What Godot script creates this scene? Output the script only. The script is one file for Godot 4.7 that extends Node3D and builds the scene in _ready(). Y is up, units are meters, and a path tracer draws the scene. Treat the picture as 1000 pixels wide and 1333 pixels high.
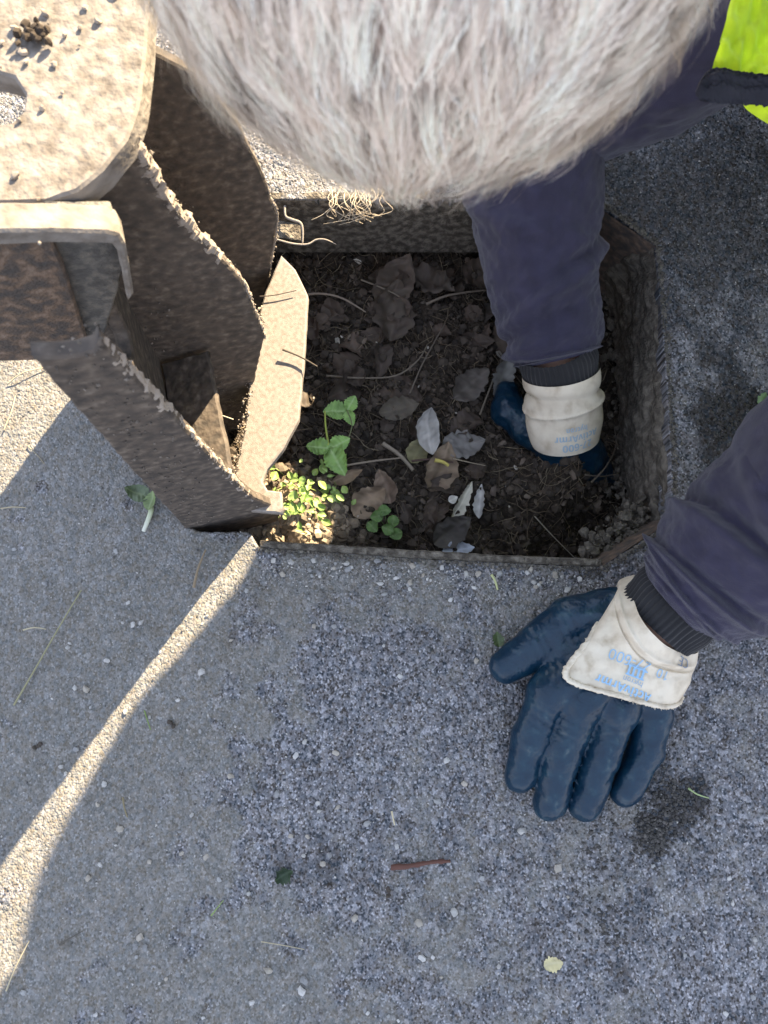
extends Node3D

# ---------------------------------------------------------------- helpers
var rng := RandomNumberGenerator.new()
var used := {}
var mats := {}

# A small mesh builder: positions, colours, uvs and triangles; smooth normals come from the faces.
class B:
	var v := PackedVector3Array()
	var c := PackedColorArray()
	var t := PackedVector2Array()
	var n := PackedVector3Array()
	var i := PackedInt32Array()
	var own_normals := false
	func add(p: Vector3, col := Color.WHITE, uv := Vector2.ZERO) -> int:
		v.append(p)
		c.append(col)
		t.append(uv)
		return v.size() - 1
	func tri(a: int, b: int, d: int) -> void:
		i.append(a)
		i.append(b)
		i.append(d)
	func quad(a: int, b: int, d: int, e: int) -> void:
		tri(a, b, d)
		tri(a, d, e)
	func mesh() -> ArrayMesh:
		if not own_normals:
			n.resize(v.size())
			n.fill(Vector3.ZERO)
			for k in range(0, i.size(), 3):
				var a := i[k]
				var b := i[k + 1]
				var d := i[k + 2]
				var f := (v[d] - v[a]).cross(v[b] - v[a])
				n[a] += f
				n[b] += f
				n[d] += f
			for k in n.size():
				n[k] = n[k].normalized() if n[k].length_squared() > 1e-20 else Vector3.UP
		var arr := []
		arr.resize(Mesh.ARRAY_MAX)
		arr[Mesh.ARRAY_VERTEX] = v
		arr[Mesh.ARRAY_NORMAL] = n
		arr[Mesh.ARRAY_COLOR] = c
		arr[Mesh.ARRAY_TEX_UV] = t
		arr[Mesh.ARRAY_INDEX] = i
		var m := ArrayMesh.new()
		m.add_surface_from_arrays(Mesh.PRIMITIVE_TRIANGLES, arr)
		return m

func numbered(called: String) -> String:
	used[called] = used.get(called, -1) + 1
	return called if used[called] == 0 else "%s_%03d" % [called, used[called]]

func part(called: String, m: Mesh, material: Material, parent: Node3D) -> MeshInstance3D:
	var o := MeshInstance3D.new()
	o.name = called if parent != self else numbered(called)
	o.mesh = m
	o.material_override = material
	o.cast_shadow = GeometryInstance3D.SHADOW_CASTING_SETTING_ON
	parent.add_child(o, true)
	return o

func tag(o: Node3D, label: String, category := "", group := "", kind := "") -> void:
	if label: o.set_meta("label", label)
	if category: o.set_meta("category", category)
	if group: o.set_meta("group", group)
	if kind: o.set_meta("kind", kind)

func thing(called: String, at: Vector3, label: String, category: String, group := "") -> Node3D:
	var o := Node3D.new()
	o.name = numbered(called)
	add_child(o)
	o.position = at
	tag(o, label, category, group)
	return o

func structure(called: String, m: Mesh, material: Material, label := "") -> MeshInstance3D:
	var o := part(called, m, material, self)
	tag(o, label, "", "", "structure")
	return o

func noise(freq: float, type := FastNoiseLite.TYPE_SIMPLEX_SMOOTH, octaves := 4, sd := 1) -> FastNoiseLite:
	var f := FastNoiseLite.new()
	f.noise_type = type
	f.frequency = freq
	f.seed = sd
	f.fractal_type = FastNoiseLite.FRACTAL_FBM if octaves > 1 else FastNoiseLite.FRACTAL_NONE
	f.fractal_octaves = octaves
	return f

func ramp(stops: Array) -> Gradient:   # [offset, linear r, g, b] ...
	var g := Gradient.new()
	var o := PackedFloat32Array()
	var cs := PackedColorArray()
	for s in stops:
		o.append(s[0])
		cs.append(Color(s[1], s[2], s[3]).linear_to_srgb())
	g.offsets = o
	g.colors = cs
	return g

func noise_picture(f: FastNoiseLite, size: int, colours: Gradient = null) -> NoiseTexture2D:
	var x := NoiseTexture2D.new()
	x.width = size
	x.height = size
	x.seamless = true
	x.noise = f
	if colours: x.color_ramp = colours
	return x

# A world-mapped material: tile is the size of one repeat in metres.
func grained(stops: Array, tile: float, freq: float, rough: float, relief: float, relief_freq: float, sd: int, size := 512) -> StandardMaterial3D:
	var m := StandardMaterial3D.new()
	m.albedo_texture = noise_picture(noise(freq, FastNoiseLite.TYPE_SIMPLEX_SMOOTH, 6, sd), size, ramp(stops))
	m.uv1_triplanar = true
	m.uv1_world_triplanar = true
	m.uv1_scale = Vector3.ONE / tile
	m.roughness = rough
	m.metallic_specular = 0.4
	if relief > 0.0:
		m.heightmap_enabled = true
		m.heightmap_texture = noise_picture(noise(relief_freq, FastNoiseLite.TYPE_SIMPLEX_SMOOTH, 5, sd + 7), size)
		m.heightmap_scale = relief
	return m

func plain(r: float, g: float, b: float, rough := 0.8) -> StandardMaterial3D:
	var m := StandardMaterial3D.new()
	m.albedo_color = Color(r, g, b).linear_to_srgb()
	m.roughness = rough
	return m

func tinted(rough := 0.85) -> StandardMaterial3D:   # takes its colour from the vertices
	var m := StandardMaterial3D.new()
	m.vertex_color_use_as_albedo = true
	m.roughness = rough
	return m

func curve_at(p: PackedVector3Array, u: float) -> Vector3:   # Catmull-Rom through p, u from 0 to 1
	var n := p.size() - 1
	var x := clampf(u, 0.0, 1.0) * n
	var k := mini(int(x), n - 1)
	var w := x - k
	return p[k].cubic_interpolate(p[k + 1], p[maxi(k - 1, 0)], p[mini(k + 2, n)], w)

func value_at(p: Array, u: float) -> float:
	var n := p.size() - 1
	var x := clampf(u, 0.0, 1.0) * n
	var k := mini(int(x), n - 1)
	return cubic_interpolate(p[k], p[k + 1], p[maxi(k - 1, 0)], p[mini(k + 2, n)], x - k)

# A round tube along points; radii interpolated over its length.
func tube(b: B, pts: PackedVector3Array, radii: Array, sides: int, steps: int, col := Color.WHITE, col_end = null) -> void:
	var rings := []
	var last_x := Vector3.ZERO
	for s in steps + 1:
		var u := float(s) / steps
		var p := curve_at(pts, u)
		var d := (curve_at(pts, minf(u + 0.01, 1.0)) - curve_at(pts, maxf(u - 0.01, 0.0))).normalized()
		var x := last_x - d * last_x.dot(d)
		if x.length() < 1e-4:
			x = d.cross(Vector3.UP if absf(d.y) < 0.9 else Vector3.RIGHT)
		x = x.normalized()
		last_x = x
		var y := d.cross(x)
		var r: float = value_at(radii, u)
		var ring := []
		var cc: Color = col if col_end == null else col.lerp(col_end, u)
		for k in sides:
			var a := TAU * k / sides
			ring.append(b.add(p + (x * cos(a) + y * sin(a)) * r, cc))
		rings.append(ring)
	for s in steps:
		for k in sides:
			var k2 := (k + 1) % sides
			b.quad(rings[s][k], rings[s][k2], rings[s + 1][k2], rings[s + 1][k])
	var e0 := b.add(curve_at(pts, 0.0), col)
	var e1 := b.add(curve_at(pts, 1.0), col if col_end == null else col_end)
	for k in sides:
		b.tri(e0, rings[0][(k + 1) % sides], rings[0][k])
		b.tri(e1, rings[steps][k], rings[steps][(k + 1) % sides])

# A little stone or crumb: a squashed, jittered octahedron cut once more (32 faces).
func lump(b: B, at: Vector3, size: Vector3, turn: Basis, col: Color, rough := 0.25) -> void:
	var dirs := [Vector3(1, 0, 0), Vector3(-1, 0, 0), Vector3(0, 1, 0), Vector3(0, -1, 0), Vector3(0, 0, 1), Vector3(0, 0, -1)]
	var ids := []
	for d in dirs:
		var q: Vector3 = d * (1.0 + rng.randf_range(-rough, rough))
		ids.append(b.add(at + turn * (q * size), col))
	var mids := {}
	for f in [[2, 0, 4], [2, 4, 1], [2, 1, 5], [2, 5, 0], [3, 4, 0], [3, 1, 4], [3, 5, 1], [3, 0, 5]]:
		var m := []
		for k in 3:
			var a: int = f[k]
			var e: int = f[(k + 1) % 3]
			var key := mini(a, e) * 8 + maxi(a, e)
			if not mids.has(key):
				var q: Vector3 = (dirs[a] + dirs[e]).normalized() * (1.0 + rng.randf_range(-rough, rough))
				mids[key] = b.add(at + turn * (q * size), col)
			m.append(mids[key])
		b.tri(ids[f[0]], m[0], m[2])
		b.tri(m[0], ids[f[1]], m[1])
		b.tri(m[2], m[1], ids[f[2]])
		b.tri(m[0], m[1], m[2])

func spin() -> Basis:
	return Basis(Quaternion(Vector3(rng.randfn(), rng.randfn(), rng.randfn() + 0.01).normalized(), rng.randf() * TAU))

# A plate: a flat outline in space given a thickness, its edge resampled, made ragged and chamfered.
func plate(outline: PackedVector3Array, thick: Vector3, ragged := 0.0, step := 0.006, chamfer := 0.0012) -> B:
	var b := B.new()
	var nz := thick.normalized()
	var ex := (outline[1] - outline[0]).normalized()
	ex = (ex - nz * ex.dot(nz)).normalized()
	var ey := nz.cross(ex)
	var o := outline[0]
	var fine := PackedVector2Array()
	for k in outline.size():
		var a := outline[k] - o
		var e := outline[(k + 1) % outline.size()] - o
		var pa := Vector2(a.dot(ex), a.dot(ey))
		var pe := Vector2(e.dot(ex), e.dot(ey))
		var cuts := maxi(1, int(pa.distance_to(pe) / step))
		var side := (pe - pa).orthogonal().normalized()
		for s in cuts:
			fine.append(pa.lerp(pe, float(s) / cuts) + (side * rng.randf_range(-ragged, ragged) if s > 0 else Vector2.ZERO))
	var area := 0.0
	for k in fine.size():
		area += fine[k].cross(fine[(k + 1) % fine.size()])
	if area < 0.0: fine.reverse()
	var count := fine.size()
	var inner := PackedVector2Array()
	for k in count:
		var d := (fine[(k + 1) % count] - fine[(k - 1 + count) % count]).normalized()
		inner.append(fine[k] + Vector2(-d.y, d.x) * chamfer)
	var tris := Geometry2D.triangulate_polygon(inner)
	if tris.is_empty():
		inner = fine
		tris = Geometry2D.triangulate_polygon(fine)
	var put := func(q: Vector2, w: float) -> int:
		return b.add(o + ex * q.x + ey * q.y + thick * w)
	var cf := clampf(chamfer / thick.length(), 0.0, 0.4)
	for face in 2:
		var ids := []
		for q in inner: ids.append(put.call(q, float(face)))
		for k in range(0, tris.size(), 3):
			if face == 1: b.tri(ids[tris[k]], ids[tris[k + 2]], ids[tris[k + 1]])
			else: b.tri(ids[tris[k]], ids[tris[k + 1]], ids[tris[k + 2]])
	var loops := [[inner, 0.0], [fine, cf], [fine, 1.0 - cf], [inner, 1.0]]
	for l in 3:
		var a := []
		var e := []
		for q in loops[l][0]: a.append(put.call(q, loops[l][1]))
		for q in loops[l + 1][0]: e.append(put.call(q, loops[l + 1][1]))
		for k in count:
			var k2 := (k + 1) % count
			b.quad(a[k], e[k], e[k2], a[k2])
	# turn the faces so that they look outwards
	var mid := Vector3.ZERO
	for p in b.v: mid += p
	mid /= b.v.size()
	var vol := 0.0
	for k in range(0, b.i.size(), 3):
		vol += (b.v[b.i[k]] - mid).dot((b.v[b.i[k + 2]] - mid).cross(b.v[b.i[k + 1]] - mid))
	if vol < 0.0:
		for k in range(0, b.i.size(), 3):
			var s := b.i[k + 1]
			b.i[k + 1] = b.i[k + 2]
			b.i[k + 2] = s
	return b

# A sheet: f(u, v) over a grid; closed in v when told so.
func sheet(b: B, nu: int, nv: int, f: Callable, closed := false, col := Color.WHITE) -> Array:
	var ids := []
	for a in nu + 1:
		var row := []
		for e in (nv if closed else nv + 1):
			row.append(b.add(f.call(float(a) / nu, float(e) / nv), col, Vector2(float(a) / nu, float(e) / nv)))
		ids.append(row)
	for a in nu:
		for e in nv:
			var e2: int = (e + 1) % ids[a].size()
			b.quad(ids[a][e], ids[a][e2], ids[a + 1][e2], ids[a + 1][e])
	return ids

# Bones with a radius at each end, joined by a smooth minimum and meshed as surface nets.
# bones: [from, to, radius at from, radius at to]
func flesh(bones: Array, cell: float, k: float) -> B:
	var lo := Vector3.INF
	var hi := -Vector3.INF
	for e in bones:
		var r: float = maxf(e[2], e[3]) + k + 3.0 * cell
		for q in [e[0], e[1]]:
			lo = lo.min(q - Vector3.ONE * r)
			hi = hi.max(q + Vector3.ONE * r)
	var nx := int((hi.x - lo.x) / cell) + 2
	var ny := int((hi.y - lo.y) / cell) + 2
	var nz := int((hi.z - lo.z) / cell) + 2
	var g := PackedFloat32Array()
	g.resize(nx * ny * nz)
	g.fill(9.0)
	for e in bones:
		var a: Vector3 = e[0]
		var ab: Vector3 = e[1] - e[0]
		var ra: float = e[2]
		var dr: float = e[3] - e[2]
		var l2 := maxf(ab.length_squared(), 1e-12)
		var r: float = maxf(e[2], e[3]) + k + 2.0 * cell
		var blo: Vector3 = ((a.min(e[1]) - Vector3.ONE * r - lo) / cell).floor()
		var bhi: Vector3 = ((a.max(e[1]) + Vector3.ONE * r - lo) / cell).ceil()
		for z in range(maxi(int(blo.z), 0), mini(int(bhi.z), nz - 1) + 1):
			for y in range(maxi(int(blo.y), 0), mini(int(bhi.y), ny - 1) + 1):
				var at := (z * ny + y) * nx
				for x in range(maxi(int(blo.x), 0), mini(int(bhi.x), nx - 1) + 1):
					var p := lo + Vector3(x, y, z) * cell - a
					var t := clampf(p.dot(ab) / l2, 0.0, 1.0)
					var d := (p - ab * t).length() - ra - dr * t
					var old := g[at + x]
					if old > 8.0:
						g[at + x] = d
					else:
						var h := maxf(k - absf(d - old), 0.0) / k
						g[at + x] = minf(d, old) - h * h * k * 0.25
	var b := B.new()
	var ids := {}
	var step := [1, nx, nx * ny]
	for z in nz - 1:
		for y in ny - 1:
			var row := (z * ny + y) * nx
			for x in nx - 1:
				var c := row + x
				var inside := 0
				for q in 8:
					if g[c + (q & 1) + ((q >> 1) & 1) * nx + (q >> 2) * nx * ny] < 0.0: inside += 1
				if inside == 0 or inside == 8: continue
				var sum := Vector3.ZERO
				var hits := 0
				for ax in 3:
					var s1: int = step[(ax + 1) % 3]
					var s2: int = step[(ax + 2) % 3]
					for q in 4:
						var c0: int = c + (q & 1) * s1 + (q >> 1) * s2
						var v0 := g[c0]
						var v1: float = g[c0 + step[ax]]
						if (v0 < 0.0) == (v1 < 0.0): continue
						var w := Vector3.ZERO
						w[ax] = v0 / (v0 - v1)
						w[(ax + 1) % 3] = q & 1
						w[(ax + 2) % 3] = q >> 1
						sum += w
						hits += 1
				ids[c] = b.add(lo + (Vector3(x, y, z) + sum / hits) * cell)
	for z in range(1, nz - 1):
		for y in range(1, ny - 1):
			for x in range(1, nx - 1):
				var c := (z * ny + y) * nx + x
				var v0 := g[c]
				for ax in 3:
					var v1: float = g[c + step[ax]]
					if (v0 < 0.0) == (v1 < 0.0): continue
					var s1: int = step[(ax + 1) % 3]
					var s2: int = step[(ax + 2) % 3]
					if not (ids.has(c) and ids.has(c - s1) and ids.has(c - s2) and ids.has(c - s1 - s2)): continue
					if v0 < 0.0: b.quad(ids[c - s1 - s2], ids[c - s1], ids[c], ids[c - s2])
					else: b.quad(ids[c - s1 - s2], ids[c - s2], ids[c], ids[c - s1])
	# outward winding (clockwise fronts)
	var mid := Vector3.ZERO
	for p in b.v: mid += p
	mid /= maxi(b.v.size(), 1)
	var vol := 0.0
	for q in range(0, b.i.size(), 3):
		vol += (b.v[b.i[q]] - mid).dot((b.v[b.i[q + 2]] - mid).cross(b.v[b.i[q + 1]] - mid))
	if vol < 0.0:
		for q in range(0, b.i.size(), 3):
			var s := b.i[q + 1]
			b.i[q + 1] = b.i[q + 2]
			b.i[q + 2] = s
	return b

# Facets: every face gets corners of its own.
func faceted(b: B) -> B:
	var o := B.new()
	for k in b.i.size():
		o.add(b.v[b.i[k]], b.c[b.i[k]])
		o.i.append(k)
	return o

# Push every vertex of a builder along its normal by a noise.
func crumple(b: B, f: FastNoiseLite, amount: float) -> void:
	var n := PackedVector3Array()
	n.resize(b.v.size())
	n.fill(Vector3.ZERO)
	for k in range(0, b.i.size(), 3):
		var w := (b.v[b.i[k + 2]] - b.v[b.i[k]]).cross(b.v[b.i[k + 1]] - b.v[b.i[k]])
		for j in 3: n[b.i[k + j]] += w
	for k in n.size():
		b.v[k] += n[k].normalized() * f.get_noise_3dv(b.v[k]) * amount

const SUN := Vector3(0.485, 0.500, -0.719)          # towards the sun
const ACROSS := Vector3(0.2334, 0, 0.9724)          # across the ribs of the opened cover

func bump(a: float, b: float, x: float) -> float:
	return smoothstep(a, b, x)

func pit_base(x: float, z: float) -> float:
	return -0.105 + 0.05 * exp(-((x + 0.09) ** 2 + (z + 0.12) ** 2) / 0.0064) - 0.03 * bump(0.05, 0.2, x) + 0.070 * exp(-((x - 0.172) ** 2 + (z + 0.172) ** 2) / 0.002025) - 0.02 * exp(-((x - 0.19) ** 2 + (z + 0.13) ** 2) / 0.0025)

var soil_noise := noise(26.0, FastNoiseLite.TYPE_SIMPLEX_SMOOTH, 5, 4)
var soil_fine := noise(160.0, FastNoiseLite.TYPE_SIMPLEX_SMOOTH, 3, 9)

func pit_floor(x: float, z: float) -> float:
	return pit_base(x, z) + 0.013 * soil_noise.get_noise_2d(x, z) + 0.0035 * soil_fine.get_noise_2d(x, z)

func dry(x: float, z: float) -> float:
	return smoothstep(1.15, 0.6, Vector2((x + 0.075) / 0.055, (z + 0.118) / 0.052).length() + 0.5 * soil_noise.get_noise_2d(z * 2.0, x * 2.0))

var swell := noise(7.0, FastNoiseLite.TYPE_SIMPLEX_SMOOTH, 3, 21)
var rubble := noise(90.0, FastNoiseLite.TYPE_SIMPLEX_SMOOTH, 3, 22)

func road_height(x: float, z: float) -> float:
	return 0.003 * swell.get_noise_2d(x, z) + 0.0011 * rubble.get_noise_2d(x, z)

func _ready() -> void:
	rng.seed = 11
	# ------------------------------------------------------------ camera, sky, sun, exposure
	var cam := Camera3D.new()
	cam.name = "camera"
	var lens := CameraAttributesPhysical.new()
	lens.frustum_focal_length = 18.0
	lens.frustum_near = 0.02
	lens.frustum_far = 400.0
	lens.frustum_focus_distance = 0.6
	lens.exposure_aperture = 11.0
	cam.attributes = lens
	add_child(cam)
	cam.position = Vector3(0, 0.6, 0)
	cam.rotation_degrees = Vector3(-79, 0, 0)
	cam.current = true
	var env := Environment.new()
	env.background_mode = Environment.BG_SKY
	var sky_mat := ProceduralSkyMaterial.new()
	sky_mat.sky_top_color = Color(0.62, 0.67, 0.765)
	sky_mat.sky_horizon_color = Color(0.88, 0.88, 0.89)
	sky_mat.sky_curve = 0.16
	sky_mat.ground_bottom_color = Color(0.3, 0.29, 0.27)
	sky_mat.ground_horizon_color = Color(0.6, 0.62, 0.62)
	sky_mat.sky_energy_multiplier = 0.8
	env.sky = Sky.new()
	env.sky.sky_material = sky_mat
	env.tonemap_mode = Environment.TONE_MAPPER_LINEAR
	env.tonemap_exposure = 5.7
	env.sdfgi_enabled = true
	env.ssao_enabled = true
	env.ssil_enabled = true
	var we := WorldEnvironment.new()
	we.name = "world"
	we.environment = env
	add_child(we)
	var sun := DirectionalLight3D.new()
	sun.name = "sun"
	sun.light_energy = 1.6
	sun.light_color = Color(1.0, 0.91, 0.76)
	sun.light_angular_distance = 0.5
	sun.shadow_enabled = true
	add_child(sun)
	sun.look_at_from_position(SUN, Vector3.ZERO)

	make_materials()
	make_ground()
	make_pit()
	make_frame()
	make_cover()
	make_person()
	make_pit_litter()
	make_road_litter()


func make_materials() -> void:
	mats.rust = grained([[0.0, 0.038, 0.034, 0.031], [0.34, 0.064, 0.054, 0.046], [0.48, 0.084, 0.068, 0.056], [0.60, 0.097, 0.079, 0.064], [0.72, 0.135, 0.112, 0.091], [1.0, 0.21, 0.18, 0.145]], 0.26, 0.05, 0.85, 0.11, 0.07, 31)
	mats.rust_orange = grained([[0.0, 0.045, 0.043, 0.042], [0.38, 0.075, 0.062, 0.054], [0.5, 0.105, 0.077, 0.058], [0.6, 0.13, 0.090, 0.064], [0.72, 0.18, 0.128, 0.094], [1.0, 0.26, 0.20, 0.155]], 0.085, 0.016, 0.8, 0.08, 0.07, 37)
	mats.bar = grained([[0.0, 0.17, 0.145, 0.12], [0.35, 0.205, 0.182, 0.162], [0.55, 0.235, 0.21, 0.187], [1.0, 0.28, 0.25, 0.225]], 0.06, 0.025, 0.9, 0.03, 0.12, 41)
	mats.top = grained([[0.0, 0.10, 0.084, 0.070], [0.36, 0.165, 0.146, 0.126], [0.5, 0.195, 0.174, 0.152], [0.62, 0.215, 0.194, 0.172], [1.0, 0.27, 0.248, 0.222]], 0.09, 0.014, 0.9, 0.07, 0.03, 43)
	mats.steel = grained([[0.0, 0.05, 0.05, 0.048], [0.45, 0.085, 0.083, 0.08], [0.6, 0.12, 0.115, 0.105], [1.0, 0.2, 0.18, 0.15]], 0.06, 0.014, 0.6, 0.06, 0.05, 47)
	mats.mud = grained([[0.0, 0.04, 0.034, 0.028], [0.42, 0.085, 0.073, 0.058], [0.56, 0.13, 0.115, 0.093], [1.0, 0.22, 0.195, 0.16]], 0.10, 0.02, 0.95, 0.16, 0.06, 53)
	mats.soil = grained([[0.0, 0.08, 0.064, 0.048], [0.4, 0.20, 0.155, 0.115], [0.55, 0.32, 0.25, 0.185], [0.7, 0.46, 0.375, 0.285], [1.0, 0.60, 0.50, 0.39]], 0.07, 0.02, 0.98, 0.35, 0.04, 59)
	mats.soil.vertex_color_use_as_albedo = true
	mats.mixed = tinted(0.9)
	mats.leaf_litter = tinted(0.75)
	mats.green = tinted(0.55)
	mats.green.backlight_enabled = true
	mats.green.backlight = Color(0.35, 0.5, 0.2)
	mats.green.vertex_color_use_as_albedo = true

# ---------------------------------------------------------------- ground
const RIM := [Vector3(-0.1584, 0.0000, -0.1064), Vector3(-0.1448, 0.0000, -0.1008), Vector3(-0.1064, 0.0000, -0.1008), Vector3(-0.0988, 0.0000, -0.0885), Vector3(-0.0363, 0.0000, -0.0837), Vector3(0.0362, 0.0000, -0.0788), Vector3(0.1026, 0.0000, -0.0757), Vector3(0.1688, 0.0000, -0.0727), Vector3(0.2001, 0.0000, -0.0910), Vector3(0.2281, 0.0000, -0.1101), Vector3(0.2310, 0.0000, -0.1586), Vector3(0.2320, 0.0000, -0.2171), Vector3(0.2321, 0.0000, -0.2916), Vector3(0.2307, 0.0000, -0.3480), Vector3(0.2077, 0.0000, -0.3681), Vector3(0.1830, 0.0000, -0.3885), Vector3(0.0929, 0.0000, -0.3907), Vector3(0.0000, 0.0000, -0.3915), Vector3(-0.0929, 0.0000, -0.3915), Vector3(-0.1319, 0.0000, -0.3696), Vector3(-0.1380, 0.0000, -0.2778), Vector3(-0.1483, 0.0000, -0.1779)]

func road_picture(height_out: Array) -> ImageTexture:
	var w := 2048
	var stones := noise(0.17, FastNoiseLite.TYPE_CELLULAR, 1, 61)      # grains of about 3 mm
	stones.cellular_return_type = FastNoiseLite.RETURN_CELL_VALUE
	var tone := stones.get_image(w, w).get_data()
	stones.cellular_return_type = FastNoiseLite.RETURN_DISTANCE
	var round_ := stones.get_image(w, w).get_data()
	var sand := noise(0.42, FastNoiseLite.TYPE_CELLULAR, 1, 62)
	sand.cellular_return_type = FastNoiseLite.RETURN_CELL_VALUE
	var fine := sand.get_image(w, w).get_data()
	sand.cellular_return_type = FastNoiseLite.RETURN_DISTANCE
	var fine_round := sand.get_image(w, w).get_data()
	var wide := noise(0.0035, FastNoiseLite.TYPE_SIMPLEX_SMOOTH, 5, 63).get_image(w, w).get_data()
	var mid := noise(0.02, FastNoiseLite.TYPE_SIMPLEX_SMOOTH, 4, 64).get_image(w, w).get_data()
	var hash := noise(0.9, FastNoiseLite.TYPE_VALUE, 1, 65).get_image(w, w).get_data()
	var stain_shade := stain_shade_mask(w)
	var rgb := PackedByteArray()
	rgb.resize(w * w * 3)
	var bumps := PackedByteArray()
	bumps.resize(w * w)
	var lut := PackedByteArray()   # linear 0..1 in 1024 steps to sRGB bytes
	lut.resize(1025)
	for k in 1025:
		lut[k] = int(Color(k / 1024.0, 0, 0).linear_to_srgb().r * 255.0 + 0.5)
	var o := 0
	for k in w * w:
		var a := tone[k]
		var f := fine[k]
		var dirt := wide[k] * 0.5 + mid[k] * 0.5 + (stain_shade[k] - 128) * 1.6
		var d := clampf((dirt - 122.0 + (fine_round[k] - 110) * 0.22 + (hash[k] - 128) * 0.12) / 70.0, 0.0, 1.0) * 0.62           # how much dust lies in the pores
		var s := 8.0 + a * 0.28 + f * 0.52 + hash[k] * 0.30
		s *= 0.66 + mid[k] * 0.0027
		if a > 240: s += 90.0
		elif f > 234: s += 150.0
		elif f < 50: s *= 0.38
		s *= 0.62 + 0.56 * (1.0 - fine_round[k] / 255.0)
		var dark := clampf((128.0 - stain_shade[k]) / 90.0, 0.0, 1.0)
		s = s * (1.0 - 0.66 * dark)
		var tint := (a & 15) - 8
		var r := s * 0.99 * (1.0 - d) + (134.0 + f * 0.11 + hash[k] * 0.10) * d + tint
		var g := s * 0.97 * (1.0 - d) + (123.0 + f * 0.11 + hash[k] * 0.10) * d
		var b := s * 1.02 * (1.0 - d) + (101.0 + f * 0.09 + hash[k] * 0.09) * d - tint
		rgb[o] = lut[clampi(int(r), 0, 1024)]
		rgb[o + 1] = lut[clampi(int(g), 0, 1024)]
		rgb[o + 2] = lut[clampi(int(b), 0, 1024)]
		o += 3
		bumps[k] = clampi(int((255 - round_[k]) * 0.45 * (1.0 - d * 0.7) + (255 - fine_round[k]) * 0.28 + mid[k] * 0.2), 0, 255)
	height_out.append(ImageTexture.create_from_image(Image.create_from_data(w, w, false, Image.FORMAT_L8, bumps)))
	return ImageTexture.create_from_image(Image.create_from_data(w, w, false, Image.FORMAT_RGB8, rgb))

const ROAD_X := -0.52
const ROAD_Z := -0.80
const ROAD_W := 1.04
const ROAD_D := 1.16

# Where the road is dark with damp, loose black grit and the person's painted shade (below 128) and where dust lies (above 128).
func stain_shade_mask(w: int) -> PackedByteArray:
	var small := 256
	var im := Image.create(small, small, false, Image.FORMAT_L8)
	var n := noise(22.0, FastNoiseLite.TYPE_SIMPLEX_SMOOTH, 4, 66)
	var spots := [[Vector3(0.2186, 0.0000, 0.1034), 0.023, 0.029, -1.0], [Vector3(0.1977, 0.0000, 0.1260), 0.011, 0.016, -0.6], [Vector3(0.2880, 0.0000, -0.1941), 0.042, 0.042, -1.0], [Vector3(0.1105, 0.0000, 0.1920), 0.010, 0.012, -0.4], [Vector3(0.1834, 0.0000, 0.1741), 0.010, 0.018, -0.4], [Vector3(0.1671, 0.0000, 0.2147), 0.010, 0.012, -0.5], [Vector3(0.2379, 0.0000, -0.3768), 0.15, 0.12, -0.55],  # last, widest spot: shade under the leaning body, painted into the colour
		[Vector3(-0.0695, 0.0000, 0.1513), 0.012, 0.012, -0.45], [Vector3(-0.0405, 0.0000, 0.1418), 0.009, 0.02, -0.45],
		[Vector3(-0.2443, 0.0000, -0.0356), 0.17, 0.14, 0.6], [Vector3(-0.2165, 0.0000, 0.1002), 0.10, 0.18, 0.5], [Vector3(-0.1599, 0.0000, -0.0180), 0.06, 0.09, 0.4], [Vector3(-0.2621, 0.0000, 0.2247), 0.07, 0.07, 0.5], [Vector3(-0.0480, 0.0000, -0.0594), 0.13, 0.035, 0.3], [Vector3(0.0361, 0.0000, -0.0655), 0.02, 0.014, 0.6], [Vector3(-0.2984, 0.0000, -0.1714), 0.1, 0.1, 0.9], [Vector3(-0.1391, 0.0000, -0.0837), 0.03, 0.02, 0.35], [Vector3(-0.0927, 0.0000, 0.2296), 0.09, 0.06, 0.25], [Vector3(0.0327, 0.0000, 0.2296), 0.12, 0.05, 0.15]]  # dust, laid heavier along the sunlit strip to brighten it by colour
	for y in small:
		for x in small:
			var p := Vector2(ROAD_X + ROAD_W * (x + 0.5) / small, ROAD_Z + ROAD_D * (y + 0.5) / small)
			var m := 0.0
			for s in spots:
				var q := Vector2((p.x - s[0].x) / s[1], (p.y - s[0].z) / s[2])
				m += s[3] * smoothstep(1.25, 0.55, q.length() + n.get_noise_2d(p.x, p.y) * 0.9)
			im.set_pixel(x, y, Color.from_hsv(0, 0, clampf(0.5 + 0.5 * m, 0.0, 1.0)))
	im.resize(w, w, Image.INTERPOLATE_BILINEAR)
	return im.get_data()

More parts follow.
